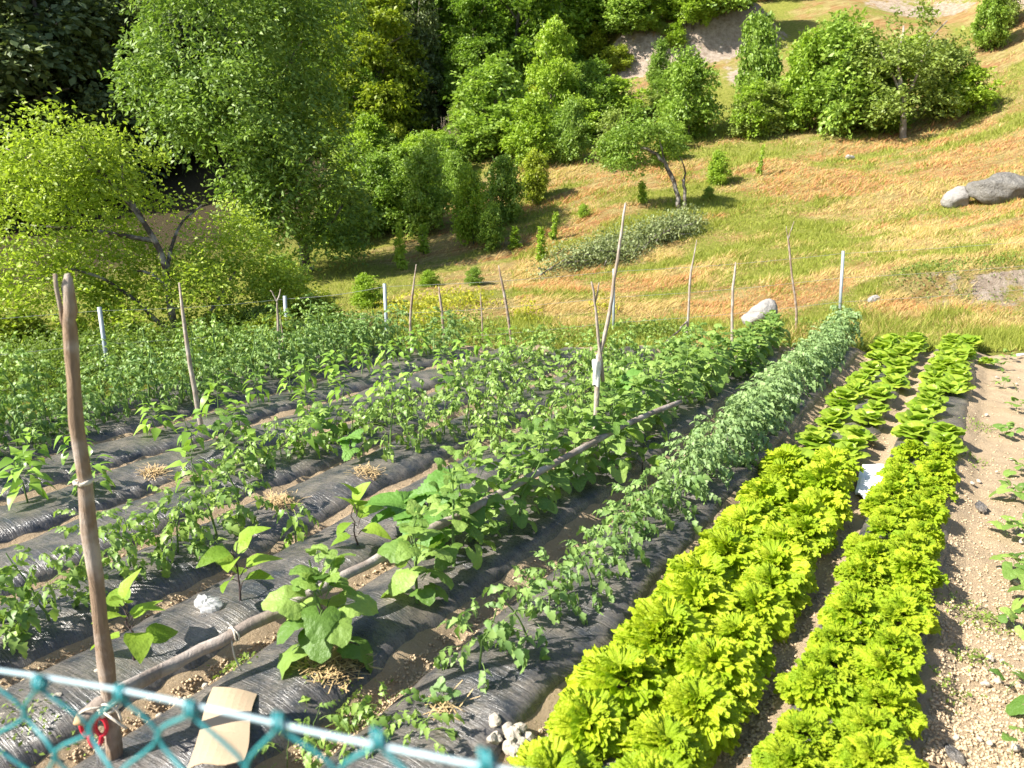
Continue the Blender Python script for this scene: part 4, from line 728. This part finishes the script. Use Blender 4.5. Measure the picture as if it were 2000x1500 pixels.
for a in (('bush',965,310,120,'broad green bush uphill of the straw clearing',.8),('brightbush',1030,330,180,'fresh green bush below the bright young tree',.6),('bush2',1110,320,190,'rounded bush below the dark dense bush',.55),('palebush',1190,330,210,'pale bush left of the bent fruit tree',.6),
  ('bush',835,455,285,'dark round bush beside the two saplings',.62),('darkbush',765,450,300,'bush in the shade right of the walnut trunk',.8),('brightbush',700,400,270,'bright bush behind the walnut trunk',.7),('brightbush',925,478,320,'tall light green bush at the lower edge of the scrub',.5),('bush2',980,440,300,'green bush behind the tall light green bush',.6),('yellowbush',1040,395,285,'yellow-green bush at the meadow edge',.6),('bush',890,400,300,'green bush in the middle of the lower scrub',.7),('yellowbush',650,310,190,'yellow-green bush under the tall yellow-tinged tree',.7),('bush',960,485,400,'low bush beside the small fir-shaped sapling',.8),
  ('bush',1345,272,105,'round bright green bush below the bare earth bank',.55),('darkbush',1285,170,80,'small dark bush on the bare earth bank',.6),('bush2',1490,236,20,'tall bush at the left end of the upper thicket',.5),('brightbush',1575,255,60,'broad green bush in the upper thicket',.62),('bush',1640,262,30,'dense green bush next to the slim fruit tree',.6),('palebush',1690,258,90,'pale bush behind the slim fruit tree',.8),('darkbush',1725,262,150,'low dark bush at the foot of the slim fruit tree',.9),('palebush',1845,225,90,'loose pale bush right of the slim fruit tree',.7),('bush2',1932,98,-30,'round bush high at the top of the meadow',.6),('palebush',1960,60,-40,'pale bush beside the round bush at the meadow top',.6),
  ('brightbush',720,602,530,'low light green bush by the shaded hollow',.8),('yellowbush',540,690,600,'low yellow-green bush beneath the plum tree',1.0),('brightbush',640,480,360,'light green bush behind the plum tree',.7),('bush',560,600,500,'green bush at the foot of the walnut tree',.9),('brightbush',1403,362,290,'wispy light green bush above the bent tree',.55),('brightbush',838,560,525,'tiny bush on the meadow above the wavy stake',.9),('bush',925,556,530,'tiny round bush on the meadow above the short stake',.9),('brightbush',1140,425,395,'small bright bush on the meadow left of the bent tree',.9),('bush',1385,390,374,'tiny dark bush right of the bent tree',.9)): wood(*a[:4],a[4],None,a[5],cat='bush')
for k,a in enumerate(((40,690,600),(150,682,610),(265,690,625),(440,685,600),(-60,690,580),(520,672,590),(610,640,560))): wood(('yellowbush','brightbush','palebush')[k%3],*a,'low leafy bush growing under the plum tree behind the wire fence','bushes under the plum tree',1.1,cat='bush')
for a in ((782,528,425,'tall slender sapling beside the shaded hollow',.85),(828,497,432,'sapling next to the tall slender sapling',.9),(1005,487,438,'small fir-shaped sapling at the foot of the scrub',1.2),(1057,510,438,'leaning thin sapling on the meadow below the scrub',.8),(1482,345,278,'narrow upright sapling alone on the upper meadow',.6),(1255,398,350,'short sapling left of the bent tree trunk',1.0),(1080,470,410,'thin sapling between scrub and brush pile',.7)): wood('sapling',*a[:4],None,a[4])
r=np.random.default_rng(77)                                   # dense scrub between wood and meadow
for k in range(46):
    f=r.uniform(0,1); px=660+f*560; yl=455-f*175+(40 if f<.3 else 0); py=yl-r.uniform(10,190)
    if 800<px<905 and 215<py<290: continue
    wood(('bush','brightbush','bush2','darkbush','palebush','yellowbush')[k%6],px,py,py-r.uniform(55,110),'leafy bush in the dense scrub between the wood and the meadow','bushes of the dense scrub',1.0,cat='bush')
for k in range(14):
    px=r.uniform(1215,1330); py=r.uniform(60,330); wood(('bush','palebush','brightbush')[k%3],px,py,py-r.uniform(30,60),'small leafy bush scattered on the slope under the bare earth bank','small bushes under the bare bank',1.0,cat='bush')
for k in range(22):
    px=r.uniform(1000,1460); py=100-(px-1000)*.12+r.uniform(-35,0); wood(('light','beech','bush2','light')[k%4],px,py,py-r.uniform(90,170),'leafy young tree fringing the wood above the bare bank','young trees fringing the wood',1.1)
for k in range(16):
    px=r.uniform(1440,1890); py=268-(px-1440)*.06-r.uniform(0,120)*(px>1480); wood(('bush','palebush','bush2','brightbush')[k%4],px,py,py-r.uniform(60,110),'leafy bush in the upper thicket round the slim fruit tree','bushes of the upper thicket',1.0,cat='bush')
# pile of cut branches on the slope
o=hit(1215,500); bp=thing('brush_pile','long pile of cut leafy branches drying on the slope','brush pile',tuple(o)); r=np.random.default_rng(31); Q=[]
ends=(hit(1105,535),hit(1330,450))
for k in range(40):
    f=r.uniform(0,1); c=ends[0]+(ends[1]-ends[0])*f; d=(ends[1]-ends[0])/np.linalg.norm(ends[1]-ends[0]); L_=r.uniform(.8,1.8); q=c+r.normal(0,.28,3)*np.array((1,1,0)); P=np.array([q-d*L_*.5,q,q+d*L_*.5])+r.normal(0,.12,(3,3))*np.array((1,1,.0))
    P[:,2]=[Tz(p[0],p[1])+r.uniform(.03,.4) for p in P]; link('branch',mesh('branch',*tube(spline(P,6)-o,np.linspace(.016,.005,6),5),M['bark']),bp)
    S=spline(P,10); Q.append((S[:,None]+r.normal(0,.13,(10,26,3))).reshape(-1,3))
Q=np.concatenate(Q); Q[:,2]=np.maximum(Q[:,2],T(Q[:,0],Q[:,1])+.02); link('leaves',leaf_cloud(Q-o,.075,r,'brush_leaf'),bp)
# dry reeds by the clearing
r=np.random.default_rng(33)
for k,(px,py,n,lab) in enumerate(((895,300,45,'clump of dry brown reeds below the straw clearing'),(1215,225,35,'clump of dry grey-brown stalks below the bare earth bank'))):
    o=hit(px,py); mb=MB()
    for i in range(n):
        b=np.array((r.normal(0,.6),r.normal(0,.3),0)); b[2]=Tz(o[0]+b[0],o[1]+b[1])-o[2]-.05; h_=r.uniform(.7,1.5); mb.add(*tube([b,b+np.array((r.normal(0,.12),r.normal(0,.1),h_))],[.016,.006],3,False))
    tag(link('dry_reeds',mb.mesh('dry_reeds',M['stake']),None,tuple(o)),lab,'reeds')
